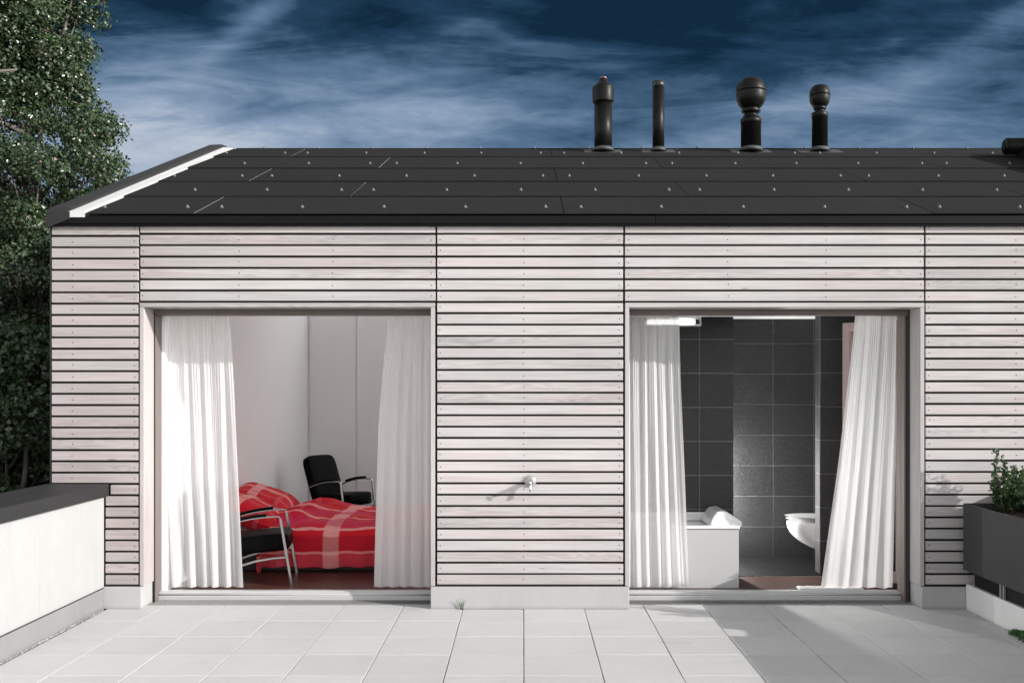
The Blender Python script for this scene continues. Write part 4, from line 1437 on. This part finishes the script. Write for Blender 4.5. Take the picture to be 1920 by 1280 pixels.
# ================================================================= CURTAINS
def curtain(name, Y, left, right, label, folds, seed, z0=.085, z1=2.52, amp=.035, cat='curtain'):
    """left/right: lists of (py, px) for the two edges"""
    rd_ = random.Random(seed)
    ph = [rd_.uniform(0, 6.28) for _ in range(8)]
    m = MB()
    amp *= .72
    NU, NV = 220, 60
    def fn(u, v):
        z = z1 + (z0 - z1) * v
        py = HY - (z - CAMZ) * FPX / Y
        lx = np.interp(py, [p[0] for p in left], [p[1] for p in left])
        rx = np.interp(py, [p[0] for p in right], [p[1] for p in right])
        w = u + .050 * mnoise.noise(Vector((u * 3.1 + seed, v * .9, 3.3))) + .018 * mnoise.noise(Vector((u * 9 + seed, v * .7, 9.1)))
        X = PX(lx + (rx - lx) * u, Y)
        grow = .35 + .75 * v
        env = .35 + .9 * abs(mnoise.noise(Vector((u * 4.3 + seed * 2, v * .8, 1.7))))
        fa_ = 6.283 * folds * w + ph[1]
        d = amp * grow * (env * math.sin(fa_) + .30 * math.sin(1.63 * fa_ + ph[3]) * (.4 + .6 * abs(mnoise.noise(Vector((u * 6, v * 1.1, seed))))))
        d += amp * .10 * (1.1 - v) * math.sin(5.3 * fa_ + ph[6] + 2 * mnoise.noise(Vector((u * 8, v * 2, seed)))) * min(1, .25 + (1 - v))
        d += amp * .7 * mnoise.noise(Vector((u * 3.2, v * 1.6, seed)))
        X += .15 * amp * math.cos(fa_)
        return (X, Y + d, z)
    m.grid(fn, NU, NV)
    o = m.build(name, M['voile'], label=label, cat=cat, group='sheer white curtains')
    sm = o.modifiers.new('cloth', 'SOLIDIFY'); sm.thickness = .0008
    o.modifiers.remove(sm)
    recentre(o)
    return o

YC = 8.735
curtain('curtain', YC, [(560, 299), (900, 300), (1000, 306), (1108, 310)], [(560, 429), (700, 436), (900, 447), (1108, 457)],
        'sunlit sheer curtain at the left side of the bedroom door, beside the bed', 6, 2, amp=.045)
curtain('curtain', YC, [(560, 731), (700, 716), (800, 708), (1108, 700)], [(560, 812), (1108, 812)],
        'shaded sheer curtain at the right side of the bedroom door', 5, 4, amp=.036)
curtain('curtain', YC, [(560, 1176), (1108, 1176)], [(560, 1272), (700, 1275), (900, 1283), (1108, 1291)],
        'sunlit sheer curtain at the left side of the bathroom door, beside the bathtub', 6, 6, amp=.040)
curtain('curtain', YC - .03, [(560, 1607), (640, 1600), (860, 1574), (1108, 1540)], [(560, 1686), (800, 1683), (1108, 1674)],
        'flared sheer curtain drawn to the right side of the bathroom door', 5, 9, amp=.042)
for (a, c), lb in (((DOORS[0][0] - .02, DOORS[0][1] + .05), 'slim white curtain rail above the bedroom door'), ((DOORS[1][0] - .05, DOORS[1][1] + .02), 'slim white curtain rail above the bathroom door')):
    m = MB(); m.box(a, c, YC - .02, YC + .02, 2.523, 2.545)
    recentre(m.build('curtain_rail', M['ceil_in'], label=lb, cat='curtain rail'))

# ================================================================= BEDROOM FURNITURE
bed = empty('double_bed', (-2.0, 10.35, FLOOR_Z), label='low double bed on a dark base with its head at the left wall', cat='bed')
BX0, BX1, BY0, BY1 = -3.06, -.95, 9.62, 11.45
m = MB(); m.box(BX0, BX1 + .03, BY0 + .02, BY1, FLOOR_Z + .004, .235, b=.006); m.build('base', M['bed_base'], bed)
m = MB(); m.box(BX0 + .02, BX1, BY0 + .01, BY1 - .02, .237, .43, b=.04); m.build('mattress', M['mattress'], bed)

def sstep(a, b, x):
    t = max(0.0, min(1.0, (x - a) / (b - a)))
    return t * t * (3 - 2 * t)

dv = MB()
def duv(u, v):
    X = -2.55 + u * 1.66
    # v: 0 hem at the front, up the side, over the top to the back
    s = v * 2.45
    hang = .322 + .005 * math.sin(X * 9) + .004 * math.sin(X * 23)
    puff = .055 * (math.sin(min(1, max(0, (s - .25) / 2.1)) * math.pi)) ** .5
    top = .455
    if s < hang:
        Y = BY0 - .045 - .018 * math.sin(X * 26 + 1.5 * math.sin(X * 5)) * (1 - s / hang) - .02 * math.sin(math.pi * s / hang)
        z = top - .03 - (hang - s)
    else:
        k = min(1, (s - hang) / .12)
        Y = BY0 - .045 + (s - hang) - .02 * k
        z = top - .03 * (1 - k) ** 2 + puff * k
    n1 = mnoise.noise(Vector((X * 2.6, Y * 3.0, 1.0))); n2 = mnoise.noise(Vector((X * 7, Y * 6, 5.0))); n3 = mnoise.noise(Vector((X * 15 + Y * 5, Y * 13, 8.0)))
    onb = sstep(.15, .5, s)
    z += onb * (.030 * n1 + .018 * n2 + .008 * n3)
    # pushed-up folds next to the pillows
    fold = math.exp(-((X + 2.28) / .27) ** 2) * sstep(.35, .8, s)
    z += fold * (.045 + .032 * math.sin(Y * 9 + 3 * X) + .018 * math.sin(Y * 19 - 5 * X))
    X += fold * .03 * math.sin(Y * 13)
    if u < .02: z -= .05; 
    if s < hang + .1: 
        Y += .012 * n2
    return (X, Y, z)
dv.grid(duv, 170, 220)
PA = [-2.55 + (k % 171) / 170 * 1.66 for k in range(len(dv.v))]; PB = [(k // 171) / 220 * 2.45 for k in range(len(dv.v))]
dob = dv.build('duvet', M['duvet'], label='red duvet with pale pink woven bands spread over the bed', cat='duvet')
for nm_, arr_ in (('pat_a', PA), ('pat_b', PB)):
    at_ = dob.data.attributes.new(nm_, 'FLOAT', 'POINT'); at_.data.foreach_set('value', arr_)
sm = dob.modifiers.new('thick', 'SOLIDIFY'); sm.thickness = .02; sm.offset = -1

def pillow(loc, rot, L_, W_, T_, label, seed):
    m = MB()
    N_ = 40
    def side(sg):
        def fn(u, v):
            a, b = u * 2 - 1, v * 2 - 1
            prof = max(0, (1 - abs(a) ** 3.2)) ** .5 * max(0, (1 - abs(b) ** 3.2)) ** .5
            pinch = 1 - .06 * (1 - abs(a)) * abs(b) ** 3 - .0
            pinch2 = 1 - .06 * (1 - abs(b)) * abs(a) ** 3
            wr = .012 * mnoise.noise(Vector((a * 2.5, b * 2.5, seed + sg))) + .006 * mnoise.noise(Vector((a * 7, b * 7, seed - sg)))
            return (a * L_ / 2 * pinch2, b * W_ / 2 * pinch, sg * (T_ / 2 * prof) + wr * prof)
        return fn
    m.grid(side(1), N_, N_)
    f2 = side(-1)
    m.grid(lambda u, v: f2(1 - u, v), N_, N_)
    o = m.build('pillow', M['pillow'], label=label, cat='pillow', group='red striped pillows')
    o.location = loc
    o.rotation_euler = rot
    return o
pillow((-2.80, 10.80, .60), (R(4), R(19), R(3)), .66, .84, .26, 'red striped pillow lying at the far side of the bed head', 3)
pillow((-2.72, 10.05, .575), (R(-5), R(24), R(-4)), .64, .84, .26, 'red striped pillow at the near side of the bed head, behind the near armchair', 7)


# ---- armchair ----------------------------------------------------
def armchair(loc, rz, label):
    t = empty('armchair', loc, rz, label=label, cat='armchair', group='black leather armchairs with steel frames')
    m = MB()      # seat cushion, rounded
    def cushion(mb, cx_, cy_, cz_, lx, ly, lz, ex=5.0, Mx=None, n=28):
        vs, fs = [], []
        nn = n
        def sgnp(c, p): return math.copysign(abs(c) ** p, c)
        for j in range(nn + 1):
            ph_ = -math.pi / 2 + math.pi * j / nn
            for i in range(2 * nn):
                th = math.pi * i / nn
                p = 2 / ex
                x = sgnp(math.cos(ph_), p) * sgnp(math.cos(th), p)
                y = sgnp(math.cos(ph_), p) * sgnp(math.sin(th), p)
                z = sgnp(math.sin(ph_), p)
                q = Vector((x * lx / 2, y * ly / 2, z * lz / 2))
                q.z += .012 * (1 - x * x) * (1 - y * y) * (1 if z > 0 else 0)
                q = Vector((cx_, cy_, cz_)) + q if Mx is None else Mx @ q
                vs.append(q)
        for j in range(nn):
            for i in range(2 * nn):
                i2 = (i + 1) % (2 * nn)
                fs.append((j * 2 * nn + i, j * 2 * nn + i2, (j + 1) * 2 * nn + i2, (j + 1) * 2 * nn + i))
        mb.add(vs, fs, 0, True)
    Mseat = Matrix.Translation((.235, 0, .355)) @ Matrix.Rotation(R(-5), 4, 'Y')
    cushion(m, 0, 0, 0, .60, .50, .165, 7, Mseat)
    m.build('seat', M['leather'], t, local=True)
    m = MB()
    Mb = Matrix.Translation((-.115, 0, .575)) @ Matrix.Rotation(R(-21), 4, 'Y')
    cushion(m, 0, 0, 0, .115, .50, .66, 7, Mb)
    m.build('backrest', M['leather'], t, local=True)
    for s in (-1, 1):
        y = s * .275
        m = MB()
        arm = [(.463, y, .585), (.455, y, .603), (.43, y, .609), (.34, y, .606), (.22, y, .594), (.10, y, .570), (.0, y, .540), (-.10, y, .50)]
        m.tube([(.56, y, 0), (.50, y, .36), (.463, y, .585)], 0, flat=(.018, .025, (0, 1, 0)))
        m.build('front_leg', M['satin_steel'], t, local=True)
        m = MB()
        m.tube(arm, 0, flat=(.024, .014, (0, 1, 0)))
        a_ = m.build('armrest', M['satin_steel'], t, local=True)
        m = MB()
        m.tube([(.34, y, .622), (.33, y, .625), (.22, y, .613), (.10, y, .589), (.02, y, .565), (.01, y, .560)], 0, flat=(.046, .024, (0, 1, 0)))
        m.build('arm_pad', M['leather'], a_, local=True)
        m = MB()
        m.tube([(.515, y, .245), (.40, y, .238), (.25, y, .215), (.08, y, .165), (-.06, y, .10), (-.20, y, .0)], 0, flat=(.018, .020, (0, 1, 0)))
        m.build('rear_leg', M['satin_steel'], t, local=True)
    for xx in (.50, .02):
        m = MB()
        m.tube([(xx, -.275, .27), (xx, .275, .27)], .010, n=8)
        m.build('cross_bar', M['satin_steel'], t, local=True)
    return t

c1 = armchair((-2.674, 9.17, FLOOR_Z), R(8), 'black leather armchair with steel arms half hidden by the left bedroom curtain')
c2 = empty('armchair', (-2.47, 12.79, FLOOR_Z), R(-35), label='black leather armchair standing in the far corner behind the red bed', cat='armchair', group='black leather armchairs with steel frames')
def copy_tree(o, parent):
    c = o.copy(); link(c, parent)
    for ch in o.children:
        copy_tree(ch, c)
for ch in list(c1.children):
    copy_tree(ch, c2)

# ================================================================= BATHROOM
tub = empty('bathtub', (1.3, 9.05, FLOOR_Z), label='white built-in bathtub beside the left bathroom curtain', cat='bathtub')
tx0, tx1, ty0, ty1, tz0, tz1 = SEP1 + .01, PX(1387, 8.80), 8.80, 9.395, FLOOR_Z, PZ(985, 8.80)
m = MB(); m.box(tx0, tx1 - .008, ty0, ty1, tz0, tz1 - .035, b=.002); m.build('panel', M['tub_panel'], tub)
m = MB()
m.box(tx0, tx1, ty0 - .012, ty0 + .07, tz1 - .030, tz1, b=.006)
m.box(tx1 - .10, tx1, ty0 + .0705, ty1, tz1 - .030, tz1, b=.006)
m.box(tx0, tx1 - .1005, ty1 - .05, ty1, tz1 - .030, tz1 + .05, b=.008)
m.box(tx0, tx1 - .1005, ty0 + .0705, ty1 - .0505, tz1 - .034, tz1 - .03)
m.build('rim', M['ceramic'], tub)
m = MB()   # wedge-shaped head rest
x0_, x1_ = PX(1322, 9.1), PX(1386, 9.1) - .01
prof = [(x0_, tz1 - .02), (x0_ + .035, tz1 + .055), (x0_ + .075, tz1 + .105), (x0_ + .15, tz1 + .115), (x1_ - .04, tz1 + .045), (x1_, tz1 + .018), (x1_, tz1 - .02)]
ya, yb_ = ty0 + .10, ty1 - .06
n = len(prof)
m.add([(x, ya + (.03 if 0 < i < n - 1 else 0), z) for i, (x, z) in enumerate(prof)] + [(x, yb_, z) for x, z in prof],
      [tuple(range(n)), tuple(reversed(range(n, 2 * n)))] + [(i, i + n, (i + 1) % n + n, (i + 1) % n) for i in range(n)])
ho = m.build('head_rest', M['ceramic'], tub)
bv = ho.modifiers.new('bevel', 'BEVEL'); bv.width = .012; bv.segments = 3

# wall-hung toilet, seen from the side, facing left
WT = 3.19
toi = empty('wall_hung_toilet', (2.9, 10.0, FLOOR_Z), label='white wall hung toilet on the dark tiled bathroom wall', cat='toilet')
zs = PZ(966, 10.0)
def toilet_shell(zt_, zbot, xf, yw, steps, power):
    mb = MB()
    nseg = 40
    vs, fs = [], []
    for j in range(steps + 1):
        f = j / steps
        z = zt_ + (zbot - zt_) * f
        fx_ = xf + (WT - .14 - xf) * (f ** power)
        hw = yw * (1 - .42 * f ** 1.3)
        ring = []
        for k in range(nseg + 1):
            a = math.pi / 2 + math.pi * k / nseg
            cx_ = min(WT - .02, fx_ + .24 * (1 - .2 * f))
            x = cx_ + (cx_ - fx_) * math.cos(a)
            ring.append((x, 10.0 + hw * math.sin(a), z))
        ring.append((WT, 10.0 - hw, z)); ring.insert(0, (WT, 10.0 + hw, z))
        vs += ring
    m_ = nseg + 3
    for j in range(steps):
        for k in range(m_ - 1):
            fs.append((j * m_ + k, (j + 1) * m_ + k, (j + 1) * m_ + k + 1, j * m_ + k + 1))
    fs.append(tuple(range(m_)))
    fs.append(tuple(reversed(range(steps * m_, (steps + 1) * m_))))
    mb.add(vs, fs, 0, True)
    return mb
xf = PX(1474, 10.0)
b_ = toilet_shell(zs - .055, zs - .39, xf + .008, .175, 22, 2.3)
b_.build('bowl', M['ceramic'], toi)
s_ = toilet_shell(zs - .028, zs - .052, xf - .003, .185, 2, 1.0); s_.build('seat', M['ceramic'], toi)
s_ = toilet_shell(zs, zs - .026, xf - .013, .19, 3, 1.0); s_.build('lid', M['ceramic'], toi)
for o in toi.children:
    for p_ in o.data.polygons:
        if len(p_.vertices) > 4: p_.use_smooth = False
m = MB(); m.box(WT, 3.7, 9.65, YM_ - .003, FLOOR_Z + .01, 1.25, b=.003); m.build('cistern_box', M['slate'], toi)

# added unseen light that washes the tiles from behind the pier
def lamp_mat(nm, st):
    mm = bpy.data.materials.new(nm); mm.use_nodes = True
    t_ = NT(mm.node_tree)
    o_ = t_.n('ShaderNodeOutputMaterial'); e_ = t_.n('ShaderNodeEmission', ins={0: (1, .985, .96, 1), 1: st})
    t_.t.links.new(e_.outputs[0], o_.inputs[0])
    return mm
sl_ = empty('wall_lamp', (1.84, 10.30, .2), label='unseen upright light tube added behind the tiled pier to wash the bathroom tiles', cat='lamp')
m = MB(); m.tube([(1.84, 10.30, .30), (1.84, 10.30, 1.25)], .024, n=12); m.build('tube', lamp_mat('added_tube_glow', 290.0), sl_)
for z0_ in (.24, 1.25):
    m = MB(); m.box(1.81, 1.87, 10.27, YM_ - .004, z0_, z0_ + .06, b=.004); m.build('bracket', M['ceramic'], sl_)

# white lamp strip near the ceiling
lm = empty('wall_lamp', (PX(1270, 9.2), 9.2, 2.38), label='white strip lamp at the ceiling above the bathtub', cat='lamp')
m = MB()
xa_, xc_ = PX(1215, 9.2), PX(1315, 9.2)
za_, zc_ = PZ(611, 9.2), PZ(594, 9.2)
m.box(xa_, xc_, 9.2, 9.39, za_, za_ + .008, b=.001)
m.box(xa_, xc_, 9.2, 9.39, zc_ - .008, zc_, b=.001)
m.box(xc_ - .010, xc_, 9.2, 9.39, za_ + .008, zc_ - .008)
m.box(xa_, xc_ - .0105, 9.33, 9.39, za_ + .009, zc_ - .009)
m.build('housing', M['ceramic'], lm)
m = MB()
m.tube([(xa_, 9.27, (za_ + zc_) / 2), (xc_ - .05, 9.27, (za_ + zc_) / 2)], .022, n=16)
m.build('tube', lamp_mat('tube_glow', 2.2), lm)
m = MB(); m.box(xc_ - .045, xc_ - .012, 9.24, 9.30, (za_ + zc_) / 2 - .02, (za_ + zc_) / 2 + .02); m.build('socket', M['black_metal'], lm)

# bath mat corner lying in the doorway
m = MB()
def matf(u, v):
    return (PX(1497, 8.72) + u * .55, 8.66 + v * .12, FLOOR_Z + .026 + .005 * mnoise.noise(Vector((u * 14, v * 6, 2))))
m.grid(matf, 40, 10)
mo = m.build('bath_mat', M['mattress'], label='white bath mat on the wood floor just inside the bathroom door', cat='bath mat')
sm = mo.modifiers.new('t', 'SOLIDIFY'); sm.thickness = .024; sm.offset = -1
recentre(mo)
